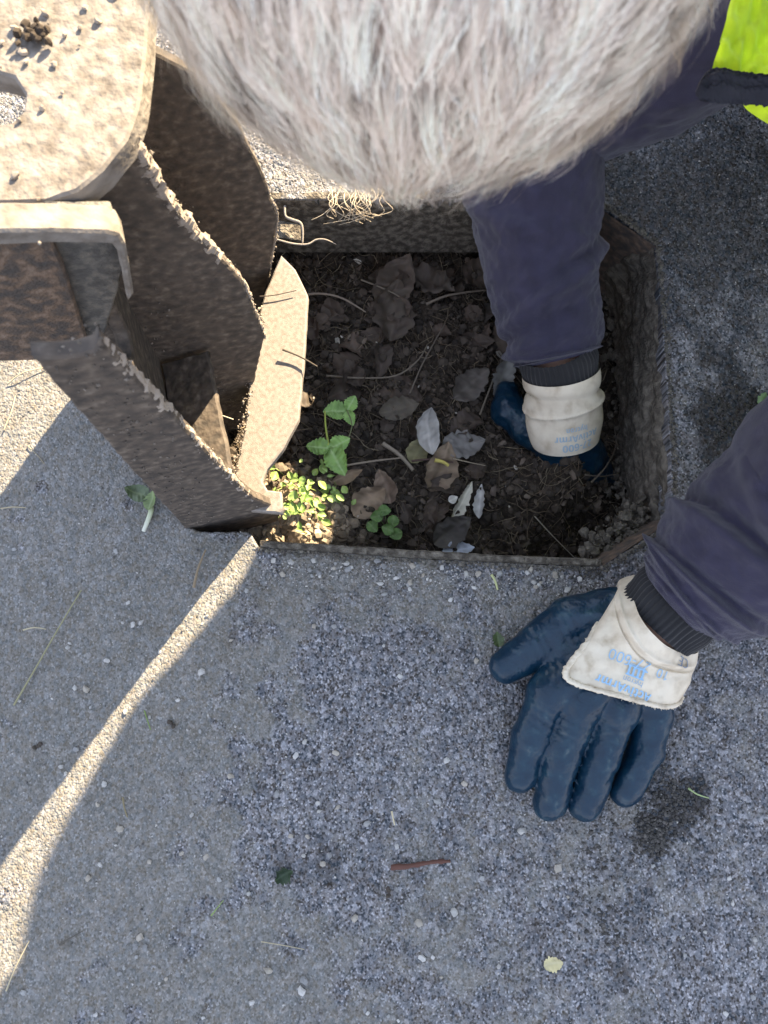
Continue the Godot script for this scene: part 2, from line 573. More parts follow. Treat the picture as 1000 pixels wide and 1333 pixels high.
func make_ground() -> void:
	var h := []
	var m := StandardMaterial3D.new()
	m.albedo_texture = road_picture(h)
	m.heightmap_enabled = true
	m.heightmap_texture = h[0]
	m.heightmap_scale = 0.34
	m.roughness = 0.78
	m.metallic_specular = 0.5
	mats.road = m
	var b := B.new()
	var rim := PackedVector3Array()
	for k in RIM.size():
		var a: Vector3 = RIM[k]
		var e: Vector3 = RIM[(k + 1) % RIM.size()]
		var cuts := maxi(2, int(a.distance_to(e) / 0.0035))
		for s in cuts:
			var q := a.lerp(e, float(s) / cuts)
			rim.append(q + Vector3(1, 0, 1) * 0.0012 * rubble.get_noise_3d(q.x * 2.0, 3.0, q.z * 2.0))
	var centre := Vector3(0.03, 0, -0.24)
	var rings := []
	var steps := 96
	for r in steps + 10:
		var row := []
		for q in rim:
			var d := (q - centre).normalized()
			var tx := ((0.5 if d.x > 0 else -0.5) - centre.x) / d.x if absf(d.x) > 1e-5 else 1e9
			var tz := ((0.34 if d.z > 0 else -0.78) - centre.z) / d.z if absf(d.z) > 1e-5 else 1e9
			var outer := centre + d * minf(tx, tz)
			var p: Vector3
			if r == 0:
				p = q + Vector3(0, -0.035, 0) + d * 0.002
			elif r <= steps:
				var t := pow(float(r - 1) / (steps - 1), 1.25)
				p = q.lerp(outer, t)
				p.y = road_height(p.x, p.z) * smoothstep(0.0, 0.04, t) - (0.0008 if r == 1 else 0.0)
			else:
				p = centre + (outer - centre) * pow(1.75, r - steps)
				p.y = road_height(p.x, p.z)
			row.append(b.add(p, Color.WHITE, Vector2((p.x - ROAD_X) / ROAD_W, (p.z - ROAD_Z) / ROAD_D)))
		rings.append(row)
	var n := rim.size()
	for r in rings.size() - 1:
		for k in n:
			var k2 := (k + 1) % n
			b.quad(rings[r][k], rings[r][k2], rings[r + 1][k2], rings[r + 1][k])
	# face up
	var f := b.i
	var nn := (b.v[f[f.size() - 1]] - b.v[f[f.size() - 3]]).cross(b.v[f[f.size() - 2]] - b.v[f[f.size() - 3]])
	if nn.y < 0.0:
		for k in range(0, f.size(), 3):
			var s := f[k + 1]
			f[k + 1] = f[k + 2]
			f[k + 2] = s
		b.i = f
	structure("road", b.mesh(), m, "worn grey asphalt around the open drain pit")

func make_pit() -> void:
	var b := B.new()
	sheet(b, 190, 180, func(u: float, v: float) -> Vector3:
		var x := lerpf(-0.24, 0.30, u)
		var z := lerpf(-0.47, -0.04, v)
		return Vector3(x, pit_floor(x, z), z))
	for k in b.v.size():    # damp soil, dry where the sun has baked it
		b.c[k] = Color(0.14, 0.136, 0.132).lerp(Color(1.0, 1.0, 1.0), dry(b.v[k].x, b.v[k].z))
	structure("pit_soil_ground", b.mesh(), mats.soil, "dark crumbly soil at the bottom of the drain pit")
	var w := B.new()
	var rim := PackedVector3Array()
	for q in RIM: rim.append(q)
	rim.append(RIM[0])
	var n := noise(18.0, FastNoiseLite.TYPE_SIMPLEX_SMOOTH, 4, 70)
	sheet(w, 10, 260, func(u: float, v: float) -> Vector3:
		var q := curve_at(rim, v)
		var out := (q - Vector3(0.03, 0, -0.24)).normalized()
		q += out * (0.012 + 0.016 * n.get_noise_3d(q.x, u * 0.4, q.z))
		q.y = lerpf(-0.03, -0.24, u)
		return q)
	w.c.fill(Color(0.17, 0.165, 0.16))
	structure("pit_earth_wall", w.mesh(), mats.soil, "rough earth sides of the drain pit")

# ---------------------------------------------------------------- the steel frame of the drain
func make_frame() -> void:
	var root := thing("drain_surround", Vector3.ZERO, "rusty square steel surround set into the asphalt around the pit", "drain surround")
	part("near_rail", plate(PackedVector3Array([Vector3(-0.0983, 0.0000, -0.0941), Vector3(-0.0303, 0.0000, -0.0898), Vector3(0.0363, 0.0000, -0.0855), Vector3(0.1028, 0.0000, -0.0818), Vector3(0.1716, 0.0000, -0.0794), Vector3(0.1712, 0.0000, -0.0727), Vector3(0.1026, 0.0000, -0.0757), Vector3(0.0362, 0.0000, -0.0788), Vector3(-0.0302, 0.0000, -0.0830), Vector3(-0.0981, 0.0000, -0.0879)]), Vector3(0, -0.06, 0), 0.0004).mesh(), mats.mud, root)
	var a := Vector3(-0.1394, 0.0000, -0.3915)
	var e := Vector3(0.1856, 0.0000, -0.3878)
	var down := Vector3(0, -0.088, 0)
	part("far_wall", plate(PackedVector3Array([a, e, e + down + Vector3(0, 0, 0.004), a + down + Vector3(0, 0, 0.004)]), Vector3(0, 0, -0.008), 0.0005).mesh(), mats.mud, root)
	var top := PackedVector3Array([Vector3(0.2315, -0.0020, -0.0962), Vector3(0.2313, -0.0020, -0.1274), Vector3(0.2330, -0.0020, -0.1850), Vector3(0.2343, -0.0020, -0.2582), Vector3(0.2315, -0.0020, -0.3206), Vector3(0.2303, -0.0020, -0.3520)])
	var low := PackedVector3Array([Vector3(0.2307, -0.1050, -0.1286), Vector3(0.2284, -0.1150, -0.1587), Vector3(0.2286, -0.1180, -0.2206), Vector3(0.2297, -0.1180, -0.2918), Vector3(0.2234, -0.1120, -0.3461), Vector3(0.2047, -0.1000, -0.3728)])
	var n := noise(34.0, FastNoiseLite.TYPE_SIMPLEX_SMOOTH, 5, 77)
	var b := B.new()
	sheet(b, 60, 110, func(u: float, v: float) -> Vector3:
		var q := curve_at(top, v).lerp(curve_at(low, v), u)
		var edge := 0.009 * n.get_noise_2d(v * 0.9, 4.0) * bump(0.75, 1.0, u)
		q += Vector3(-0.85, 0.5, 0).normalized() * (0.007 * n.get_noise_3d(q.x, q.y, q.z) + 0.004 * sin(u * 3.1)) * bump(0.0, 0.12, u)
		q.y += edge
		# a long crack near the top
		q -= Vector3(-0.5, 0.8, 0) * 0.008 * exp(-pow((u - 0.22 - 0.06 * n.get_noise_1d(v * 2.0)) / 0.03, 2.0)) * bump(0.05, 0.12, v) * (1.0 - bump(0.26, 0.34, v))
		return q)
	part("side_wall", b.mesh(), mats.mud, root)
	var lo := PackedVector3Array([Vector3(-0.1323, -0.0020, -0.3708), Vector3(-0.1385, -0.0020, -0.2788), Vector3(-0.1487, -0.0020, -0.1785), Vector3(-0.1589, -0.0020, -0.1067)])
	var c := B.new()
	sheet(c, 8, 40, func(u: float, v: float) -> Vector3:
		var q := curve_at(lo, v)
		return q + Vector3(0.004 * n.get_noise_3d(q.x, u, q.z), -0.1 * u, 0))
	part("side_wall", c.mesh(), mats.rust, root)
	# corner gussets
	var g1 := B.new()
	var t1 := [Vector3(0.1660, 0.0010, -0.0702), Vector3(0.2290, 0.0010, -0.1105)]
	var l1 := [Vector3(0.1699, -0.0300, -0.0821), Vector3(0.2268, -0.0450, -0.1177)]
	sheet(g1, 14, 30, func(u: float, v: float) -> Vector3:
		var q: Vector3 = t1[0].lerp(t1[1], v).lerp(l1[0].lerp(l1[1], v), u)
		return q + Vector3(0, 0.003, 0) * n.get_noise_3d(q.x * 2.0, 0, q.z * 2.0))
	part("corner_gusset", g1.mesh(), mats.rust_orange, root)
	var g2 := B.new()
	var t2 := [Vector3(0.1775, 0.0010, -0.3893), Vector3(0.2322, 0.0010, -0.3460)]
	var l2 := [Vector3(0.1925, -0.1050, -0.3755), Vector3(0.2319, -0.1050, -0.3443)]
	sheet(g2, 24, 30, func(u: float, v: float) -> Vector3:
		var q: Vector3 = t2[0].lerp(t2[1], v).lerp(l2[0].lerp(l2[1], v), u)
		return q + Vector3(0, 0.003, 0.002) * n.get_noise_3d(q.x * 2.0, q.y, q.z * 2.0))
	part("corner_gusset", g2.mesh(), mats.rust_orange, root)
	# dirt, tar crumbs and chips packed into the joint round the rim
	var joint := B.new()
	var loop := PackedVector3Array()
	for q in RIM: loop.append(q)
	loop.append(RIM[0])
	for k in 2600:
		var v := rng.randf()
		var q := loop[0].lerp(loop[0], 0.0)
		var seg := rng.randi_range(3, 14)
		q = loop[seg].lerp(loop[seg + 1], rng.randf())
		var out := (q - Vector3(0.03, 0, -0.24)).normalized()
		var clump := 0.5 + 0.5 * n.get_noise_2d(q.x * 2.5, q.z * 2.5 + 9.0)
		q += out * (0.0012 + absf(rng.randfn()) * 0.0045 * clump)
		var s := 0.0004 + 0.0024 * pow(rng.randf(), 3.0) * clump
		q.y = road_height(q.x, q.z) * 0.5 + s * 0.2
		lump(joint, q, Vector3(s, s * 0.7, s), spin(), Color(0.045, 0.040, 0.034).lerp(Color(0.17, 0.155, 0.13), rng.randf()), 0.4)
	tag(part("joint_dirt", faceted(joint).mesh(), mats.mixed, root), "", "", "", "stuff")
	# mud packed in the corners and along the side wall's lower edge
	var mud := B.new()
	for k in 700:
		var v := rng.randf()
		var q := curve_at(low, pow(v, 2.2)) + Vector3(rng.randfn() * 0.006, rng.randfn() * 0.004 + 0.002, rng.randfn() * 0.006)
		if k % 3 == 0: q = l1[0].lerp(l1[1], rng.randf()) + Vector3(rng.randfn() * 0.006, rng.randfn() * 0.004, rng.randfn() * 0.006 - 0.008)
		var s := 0.0008 + 0.0045 * pow(rng.randf(), 3.0)
		lump(mud, q, Vector3(s, s * 0.8, s), spin(), Color.WHITE, 0.4)
	tag(part("mud_crust", faceted(mud).mesh(), mats.mud, root), "", "", "", "stuff")

# ---------------------------------------------------------------- the opened cover
func crumbs(b: B, line: PackedVector3Array, count: int, spread: float, lo: float, hi: float, col := Color.WHITE) -> void:
	for k in count:
		var q := curve_at(line, rng.randf()) + Vector3(rng.randfn(), rng.randfn(), rng.randfn()) * spread
		var s := lo + (hi - lo) * pow(rng.randf(), 2.0)
		lump(b, q, Vector3(s, s * rng.randf_range(0.6, 1.0), s), spin(), col * rng.randf_range(0.7, 1.15), 0.35)

func make_cover() -> void:
	var root := thing("drain_cover", Vector3(-0.1521, 0.0000, -0.1021), "heavy rusted steel drain cover tipped open on its edge beside the pit", "drain cover")
	var o := root.position
	var put := func(called: String, pts: Array, thick: Vector3, m: Material, ragged := 0.0006) -> MeshInstance3D:
		var p := PackedVector3Array()
		for q in pts: p.append(q - o)
		return part(called, plate(p, thick, ragged).mesh(), m, root)
	var t := -ACROSS * 0.0075
	put.call("rib", [Vector3(-0.1592, -0.0186, -0.1027), Vector3(-0.1312, -0.0471, -0.1094), Vector3(-0.1083, -0.0674, -0.1149), Vector3(-0.0914, -0.0519, -0.1189), Vector3(-0.0809, -0.0103, -0.1215), Vector3(-0.0889, 0.0116, -0.1196), Vector3(-0.0959, 0.0483, -0.1179), Vector3(-0.0997, 0.1147, -0.1170), Vector3(-0.1014, 0.2096, -0.1166), Vector3(-0.1036, 0.2979, -0.1160), Vector3(-0.1044, 0.3342, -0.1158), Vector3(-0.1095, 0.3271, -0.1146), Vector3(-0.1161, 0.3264, -0.1130), Vector3(-0.1299, 0.3323, -0.1097), Vector3(-0.1401, 0.2129, -0.1073)], t, mats.rust)
	put.call("rib", [Vector3(-0.1139, 0.3091, -0.2195), Vector3(-0.1078, 0.3082, -0.2209), Vector3(-0.1061, 0.2639, -0.2214), Vector3(-0.0990, 0.2231, -0.2231), Vector3(-0.0860, 0.1706, -0.2262), Vector3(-0.0851, 0.1342, -0.2264), Vector3(-0.0849, 0.0857, -0.2264), Vector3(-0.1101, -0.0090, -0.2204), Vector3(-0.1532, -0.1639, -0.2100), Vector3(-0.1630, -0.1734, -0.2077), Vector3(-0.1796, 0.0194, -0.2037), Vector3(-0.1800, 0.1811, -0.2036), Vector3(-0.1718, 0.2596, -0.2056), Vector3(-0.1440, 0.3079, -0.2123)], t, mats.rust)
	put.call("rib", [Vector3(-0.1270, 0.2541, -0.3140), Vector3(-0.1028, 0.2259, -0.3199), Vector3(-0.0898, 0.1811, -0.3230), Vector3(-0.0828, 0.1358, -0.3246), Vector3(-0.0813, 0.1037, -0.3250), Vector3(-0.0800, 0.0770, -0.3253), Vector3(-0.0979, -0.0027, -0.3210), Vector3(-0.1502, -0.1805, -0.3085), Vector3(-0.1713, -0.2135, -0.3034), Vector3(-0.1900, 0.0130, -0.2989), Vector3(-0.1769, 0.1844, -0.3021), Vector3(-0.1492, 0.2600, -0.3087)], t, mats.rust)
	# the cover's own plate behind the ribs
	var r0 := Vector3(-0.1558, -0.0197, -0.1035) + Vector3(0.013, 0.0, -0.004)
	var r1 := Vector3(-0.1287, 0.3527, -0.1100) + Vector3(0.013, 0.0, -0.004)
	var outwards := (r1 - r0).cross(ACROSS).normalized()
	if outwards.x > 0.0: outwards = -outwards
	var sheet_pts := []
	for e in [[0.004, 0.0], [0.004, 0.8], [0.03, 0.68], [0.062, 0.56], [0.075, 0.56], [0.08, 0.82], [0.205, 0.86], [0.205, 0.0]]:
		sheet_pts.append(r0.lerp(r1, e[1]) - ACROSS * e[0])
	put.call("cover_plate", sheet_pts, outwards * 0.009, mats.rust)
	# stiffeners between the ribs
	for s in [[0.30, -0.009, -0.1]]:
		var q: Vector3 = r0.lerp(r1, s[0]) + ACROSS * s[1]
		var q2: Vector3 = q - ACROSS * 0.09
		var out := Vector3(0.034, 0.003, -0.008)
		put.call("stiffener", [q, q + out, q2 + out, q2], Vector3(0.001, -0.007, 0), mats.rust)
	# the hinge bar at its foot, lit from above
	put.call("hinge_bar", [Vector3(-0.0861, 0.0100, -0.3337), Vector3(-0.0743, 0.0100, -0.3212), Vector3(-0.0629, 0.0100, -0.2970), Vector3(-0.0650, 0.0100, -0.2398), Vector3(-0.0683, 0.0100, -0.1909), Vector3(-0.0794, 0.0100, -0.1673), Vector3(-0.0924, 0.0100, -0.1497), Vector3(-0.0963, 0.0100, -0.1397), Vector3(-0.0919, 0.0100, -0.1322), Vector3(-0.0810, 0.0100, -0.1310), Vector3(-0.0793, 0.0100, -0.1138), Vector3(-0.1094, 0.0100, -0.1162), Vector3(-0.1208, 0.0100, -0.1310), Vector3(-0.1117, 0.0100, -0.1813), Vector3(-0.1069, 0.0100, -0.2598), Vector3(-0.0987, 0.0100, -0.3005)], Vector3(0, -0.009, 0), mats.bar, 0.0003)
	# the thick top edge near the lens, with a hole through it
	put.call("top_flange", [Vector3(-0.2044, 0.3100, -0.3233), Vector3(-0.1039, 0.3100, -0.3233), Vector3(-0.1039, 0.3100, -0.2868), Vector3(-0.1040, 0.3100, -0.2556), Vector3(-0.1053, 0.3100, -0.2329), Vector3(-0.1090, 0.3100, -0.2181), Vector3(-0.1184, 0.3100, -0.2035), Vector3(-0.1286, 0.3100, -0.1935), Vector3(-0.1411, 0.3100, -0.1885), Vector3(-0.1890, 0.3100, -0.1871), Vector3(-0.1933, 0.3100, -0.2255), Vector3(-0.1599, 0.3100, -0.2255), Vector3(-0.1545, 0.3100, -0.2314), Vector3(-0.1546, 0.3100, -0.2396), Vector3(-0.1600, 0.3100, -0.2480), Vector3(-0.1696, 0.3100, -0.2510), Vector3(-0.1962, 0.3100, -0.2510)], Vector3(0, -0.014, 0), mats.top, 0.0003)
	# the lock bracket
	put.call("lock_bracket", [Vector3(-0.1744, 0.3157, -0.1690), Vector3(-0.1416, 0.3036, -0.1768), Vector3(-0.1458, 0.2770, -0.1758), Vector3(-0.1583, 0.2221, -0.1728), Vector3(-0.1663, 0.1886, -0.1709), Vector3(-0.1963, 0.1972, -0.1637), Vector3(-0.2292, 0.2134, -0.1558)], -ACROSS * 0.006, mats.rust_orange, 0.0002)
	put.call("bracket_web", [Vector3(-0.1405, 0.3104, -0.1833), Vector3(-0.1165, 0.3013, -0.1890), Vector3(-0.1198, 0.2820, -0.1883), Vector3(-0.1266, 0.2557, -0.1866), Vector3(-0.1423, 0.2238, -0.1828), Vector3(-0.1585, 0.1935, -0.1789), Vector3(-0.1718, 0.1723, -0.1758), Vector3(-0.1705, 0.2001, -0.1761), Vector3(-0.1550, 0.2624, -0.1798)], -ACROSS * 0.006, mats.steel, 0.0002)
	var lip := [Vector3(-0.1706, 0.3244, -0.1791), Vector3(-0.1396, 0.3130, -0.1866), Vector3(-0.1203, 0.3042, -0.1912), Vector3(-0.1163, 0.2998, -0.1922), Vector3(-0.1164, 0.2917, -0.1921), Vector3(-0.1203, 0.2736, -0.1912), Vector3(-0.1261, 0.2498, -0.1898), Vector3(-0.1305, 0.2456, -0.1888), Vector3(-0.1242, 0.2733, -0.1903), Vector3(-0.1211, 0.2887, -0.1910), Vector3(-0.1216, 0.2949, -0.1909), Vector3(-0.1433, 0.3043, -0.1857), Vector3(-0.1759, 0.3146, -0.1779)]
	put.call("bracket_lip", lip, ACROSS * 0.0135, mats.top, 0.0002)
	# dried mud along the edges that face the sun
	var mud := B.new()
	crumbs(mud, PackedVector3Array([Vector3(-0.1076, 0.3269, -0.1187) - o, Vector3(-0.1062, 0.2902, -0.1190) - o, Vector3(-0.1040, 0.1997, -0.1195) - o, Vector3(-0.1023, 0.1023, -0.1199) - o, Vector3(-0.0983, 0.0342, -0.1209) - o]), 900, 0.0013, 0.0002, 0.0010)
	crumbs(mud, PackedVector3Array([Vector3(-0.0991, 0.0295, -0.1207) - o, Vector3(-0.0929, -0.0075, -0.1222) - o, Vector3(-0.0848, -0.0302, -0.1241) - o]), 300, 0.0018, 0.0002, 0.0010)
	crumbs(mud, PackedVector3Array([Vector3(-0.1097, 0.3030, -0.2241) - o, Vector3(-0.1076, 0.2590, -0.2246) - o, Vector3(-0.1004, 0.2176, -0.2263) - o]), 1000, 0.0016, 0.0002, 0.0011)
	crumbs(mud, PackedVector3Array([Vector3(-0.1004, 0.2176, -0.2263) - o, Vector3(-0.0872, 0.1643, -0.2295) - o, Vector3(-0.0862, 0.0782, -0.2297) - o]), 420, 0.0008, 0.0002, 0.0009)
	crumbs(mud, PackedVector3Array([Vector3(-0.0871, 0.1419, -0.3272) - o, Vector3(-0.0821, 0.0985, -0.3284) - o, Vector3(-0.0808, 0.0715, -0.3287) - o, Vector3(-0.0990, -0.0090, -0.3244) - o]), 420, 0.0006, 0.0002, 0.0008)
	crumbs(mud, PackedVector3Array([Vector3(-0.1204, 0.0120, -0.1306) - o, Vector3(-0.1097, 0.0120, -0.2063) - o, Vector3(-0.1011, 0.0120, -0.2858) - o]), 260, 0.002, 0.0003, 0.0014)
	for k in 700:    # clots on the ribs' faces
		var e: Array = [[Vector3(-0.1541, -0.0078, -0.1034), Vector3(-0.1262, 0.3291, -0.1101), Vector3(-0.0955, 0.0503, -0.1174)], [Vector3(-0.1569, -0.1588, -0.2086), Vector3(-0.1734, 0.1981, -0.2047), Vector3(-0.0873, 0.0881, -0.2254)], [Vector3(-0.1465, -0.1599, -0.3088), Vector3(-0.1755, 0.1001, -0.3019), Vector3(-0.0838, 0.0742, -0.3239)]][k % 3]
		var q: Vector3 = e[0] + (e[1] - e[0]) * rng.randf() + (e[2] - e[0]) * rng.randf() * 0.5
		var s := rng.randf_range(0.0002, 0.0009)
		lump(mud, q - o, Vector3(s, s, s * 0.6), spin(), Color.WHITE * rng.randf_range(0.2, 0.6))
	for k in 60:
		var q := Vector3(-0.1469, 0.3110, -0.2624) + Vector3(rng.randfn() * 0.03, 0, rng.randfn() * 0.03)
		if q.x > Vector3(-0.1168, 0.3110, -0.2624).x: continue
		var s := rng.randf_range(0.0004, 0.0022)
		lump(mud, q - o, Vector3(s, s * 0.6, s), spin(), Color.WHITE * rng.randf_range(0.5, 1.1))
	for k in 26:  # dark lumps, coloured to stand for the shadow inside a gap
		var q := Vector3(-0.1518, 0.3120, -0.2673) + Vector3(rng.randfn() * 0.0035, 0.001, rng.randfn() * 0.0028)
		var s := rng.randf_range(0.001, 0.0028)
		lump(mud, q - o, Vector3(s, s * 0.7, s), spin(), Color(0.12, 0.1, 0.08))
	for e in [[[Vector3(-0.1067, 0.3284, -0.1184), Vector3(-0.1058, 0.2913, -0.1186), Vector3(-0.1036, 0.2011, -0.1191), Vector3(-0.1019, 0.1040, -0.1195), Vector3(-0.0980, 0.0362, -0.1205), Vector3(-0.0918, -0.0000, -0.1219), Vector3(-0.0841, -0.0251, -0.1238)], 0.0026], [[Vector3(-0.1094, 0.3036, -0.2236), Vector3(-0.1074, 0.2597, -0.2241), Vector3(-0.1037, 0.2375, -0.2250), Vector3(-0.0998, 0.2167, -0.2260), Vector3(-0.0934, 0.1910, -0.2275)], 0.0034], [[Vector3(-0.0934, 0.1910, -0.2275), Vector3(-0.0870, 0.1652, -0.2290), Vector3(-0.0861, 0.1284, -0.2292), Vector3(-0.0860, 0.0793, -0.2293)], 0.0014], [[Vector3(-0.0910, 0.1754, -0.3258), Vector3(-0.0836, 0.1316, -0.3275), Vector3(-0.0820, 0.0993, -0.3279), Vector3(-0.0807, 0.0723, -0.3282), Vector3(-0.0988, -0.0081, -0.3239)], 0.0010]]:
		var path := PackedVector3Array()
		for q in e[0]: path.append(q - o)
		var crust := B.new()
		var w: float = e[1]
		tube(crust, path, [w * 0.5, w, w * 0.8, w * 1.1, w * 0.7, w, w * 0.6], 9, 260, Color(0.9, 0.9, 0.9))
		crumple(crust, noise(140.0, FastNoiseLite.TYPE_SIMPLEX_SMOOTH, 3, 301), w * 1.1)
		crumple(crust, noise(700.0, FastNoiseLite.TYPE_SIMPLEX_SMOOTH, 2, 302), w * 0.3)
		var at := mud.v.size()
		for k in crust.v.size(): mud.add(crust.v[k], crust.c[k])
		for k in crust.i: mud.i.append(at + k)
	mats.crust = tinted(0.95)
	mats.crust.albedo_color = Color(0.30, 0.255, 0.21).linear_to_srgb()
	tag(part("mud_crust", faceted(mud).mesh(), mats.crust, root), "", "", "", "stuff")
	# a torn strip of rusted steel at the far end
	var strip := thing("torn_steel_strip", Vector3(-0.0703, -0.0100, -0.3684), "thin torn strip of bent rusty steel at the far end of the hinge bar", "scrap steel")
	var so := strip.position
	var sb := B.new()
	tube(sb, PackedVector3Array([Vector3(-0.0862, -0.0050, -0.3888) - so, Vector3(-0.0853, -0.0050, -0.3792) - so, Vector3(-0.0797, -0.0040, -0.3750) - so, Vector3(-0.0722, -0.0030, -0.3714) - so, Vector3(-0.0703, -0.0050, -0.3654) - so, Vector3(-0.0705, -0.0080, -0.3555) - so]), [0.0012, 0.0010, 0.0014, 0.0012, 0.0010, 0.0008], 5, 22)
	part("bent_edge", sb.mesh(), mats.bar, strip)
	var sc := B.new()
	tube(sc, PackedVector3Array([Vector3(-0.0942, -0.0060, -0.3580) - so, Vector3(-0.0796, -0.0070, -0.3542) - so, Vector3(-0.0664, -0.0080, -0.3541) - so, Vector3(-0.0585, -0.0080, -0.3584) - so, Vector3(-0.0506, -0.0090, -0.3590) - so, Vector3(-0.0415, -0.0120, -0.3564) - so]), [0.0008, 0.0009, 0.0008, 0.0008, 0.0007, 0.0003], 5, 22)
	part("loose_end", sc.mesh(), mats.bar, strip)
	part("tongue", plate(PackedVector3Array([Vector3(-0.0929, -0.0120, -0.3799) - so, Vector3(-0.0733, -0.0120, -0.3755) - so, Vector3(-0.0725, -0.0140, -0.3605) - so, Vector3(-0.0941, -0.0140, -0.3634) - so]), Vector3(0, -0.0012, 0)).mesh(), mats.mud, strip)

# ---------------------------------------------------------------- the person kneeling over the pit
# A sleeve: rings round a bent centre line; folds are [place along, place round, slope, depth, width].
func sleeve(b: B, line: PackedVector3Array, radii: Array, folds: Array, around := 140, along := 200) -> void:
	var n := noise(22.0, FastNoiseLite.TYPE_SIMPLEX_SMOOTH, 3, 90)
	var crease := noise(110.0, FastNoiseLite.TYPE_SIMPLEX_SMOOTH, 3, 91)
	var last := Vector3.ZERO
	var rows := []
	for s in along + 1:
		var u := float(s) / along
		var p := curve_at(line, u)
		var d := (curve_at(line, minf(u + 0.02, 1.0)) - curve_at(line, maxf(u - 0.02, 0.0))).normalized()
		var x := last - d * last.dot(d)
		if last == Vector3.ZERO: x = Vector3.UP - d * Vector3.UP.dot(d)
		x = x.normalized()
		last = x
		var y := d.cross(x)
		var r: float = value_at(radii, u)
		var row := []
		for k in around:
			var a := TAU * k / around
			var dir := x * cos(a) + y * sin(a)
			var e := 0.0
			for f in folds:
				var da := wrapf(a - f[1], -PI, PI)
				var w: float = (u - f[0] - f[2] * da) / f[4]
				e += f[3] * exp(-w * w) * (0.25 + 0.75 * exp(-da * da * 0.45))
			var q := p + dir * (r + e)
			q += dir * (0.0036 * n.get_noise_3dv(q) + 0.0013 * crease.get_noise_3dv(q) + 0.0011 * exp(-pow(wrapf(a - 2.3, -PI, PI) * r / 0.0022, 2.0)) - 0.0009 * exp(-pow((wrapf(a - 2.3, -PI, PI) * r - 0.004) / 0.0009, 2.0)))
			row.append(b.add(q, Color.WHITE, Vector2(u, float(k) / around)))
		rows.append(row)
	for s in along:
		for k in around:
			var k2 := (k + 1) % around
			b.quad(rows[s][k], rows[s][k2], rows[s + 1][k2], rows[s + 1][k])

# A knitted cuff with ribs running along it.
func ribbed(line: PackedVector3Array, radii: Array, ribs: int, deep: float, squash := 1.0) -> B:
	var b := B.new()
	var d0 := (line[line.size() - 1] - line[0]).normalized()
	var x := (Vector3.UP - d0 * d0.y).normalized()
	var y := d0.cross(x)
	var around := ribs * 6
	sheet(b, 26, around, func(u: float, v: float) -> Vector3:
		var a := v * TAU
		var r: float = value_at(radii, u) + deep * cos(a * ribs) + 0.0006 * sin(u * 9.0 + a * 3.0)
		return curve_at(line, u) + (x * cos(a) * squash + y * sin(a)) * r, true)
	return b

func cloth(r: float, g: float, b: float, weave: float, sd: int) -> StandardMaterial3D:
	var m := grained([[0.0, r * 0.72, g * 0.72, b * 0.72], [0.45, r * 0.95, g * 0.95, b * 0.95], [0.6, r * 1.08, g * 1.08, b * 1.08], [1.0, r * 1.45, g * 1.42, b * 1.36]], 0.12, 0.012, 0.9, weave, 0.35, sd)
	m.rim_enabled = true
	m.rim = 0.35
	m.rim_tint = 0.6
	return m

func upward(surface: B) -> PackedVector3Array:
	return surface.v

# Lettering laid on a surface: the text's outline stands on the points of the sheet below it.
func lettering(b: B, text: String, size: float, at: Vector3, right: Vector3, up: Vector3, on: PackedVector3Array, seed_col: Color, bold := false) -> void:
	var tm := TextMesh.new()
	var f := SystemFont.new()
	f.font_names = PackedStringArray(["Droid Sans"])
	if bold: f.font_weight = 700
	tm.font = f
	tm.text = text
	tm.font_size = 32
	tm.pixel_size = size / 32.0
	tm.depth = 0.0
	tm.curve_step = 2.0
	var arr := tm.get_mesh_arrays()
	var vv: PackedVector3Array = arr[Mesh.ARRAY_VERTEX]
	var ii: PackedInt32Array = arr[Mesh.ARRAY_INDEX]
	var base := b.v.size()
	for p in vv:
		var q := at + right * p.x + up * p.y
		var best := [1e9, 1e9, 1e9]
		var hy := [0.0, 0.0, 0.0]
		for s in on:
			var d := (s.x - q.x) * (s.x - q.x) + (s.z - q.z) * (s.z - q.z)
			if d < best[2] and s.y > at.y - 0.03:
				if d < best[0]:
					best = [d, best[0], best[1]]
					hy = [s.y, hy[0], hy[1]]
				elif d < best[1]:
					best = [best[0], d, best[1]]
					hy = [hy[0], s.y, hy[1]]
				else:
					best[2] = d
					hy[2] = s.y
		var w0: float = 1.0 / (best[0] + 1e-8)
		var w1: float = 1.0 / (best[1] + 1e-8)
		var w2: float = 1.0 / (best[2] + 1e-8)
		q.y = (hy[0] * w0 + hy[1] * w1 + hy[2] * w2) / (w0 + w1 + w2) + 0.0009
		b.add(q, seed_col)
	for k in range(0, ii.size(), 3):
		b.tri(base + ii[k], base + ii[k + 1], base + ii[k + 2])
	if ii.size() >= 3:
		var nn := (b.v[base + ii[2]] - b.v[base + ii[0]]).cross(b.v[base + ii[1]] - b.v[base + ii[0]])
		if nn.y < 0.0:
			for k in range(b.i.size() - ii.size(), b.i.size(), 3):
				var s := b.i[k + 1]
				b.i[k + 1] = b.i[k + 2]
				b.i[k + 2] = s

func moved(b: B, by: Vector3) -> B:
	for k in b.v.size(): b.v[k] += by
	return b

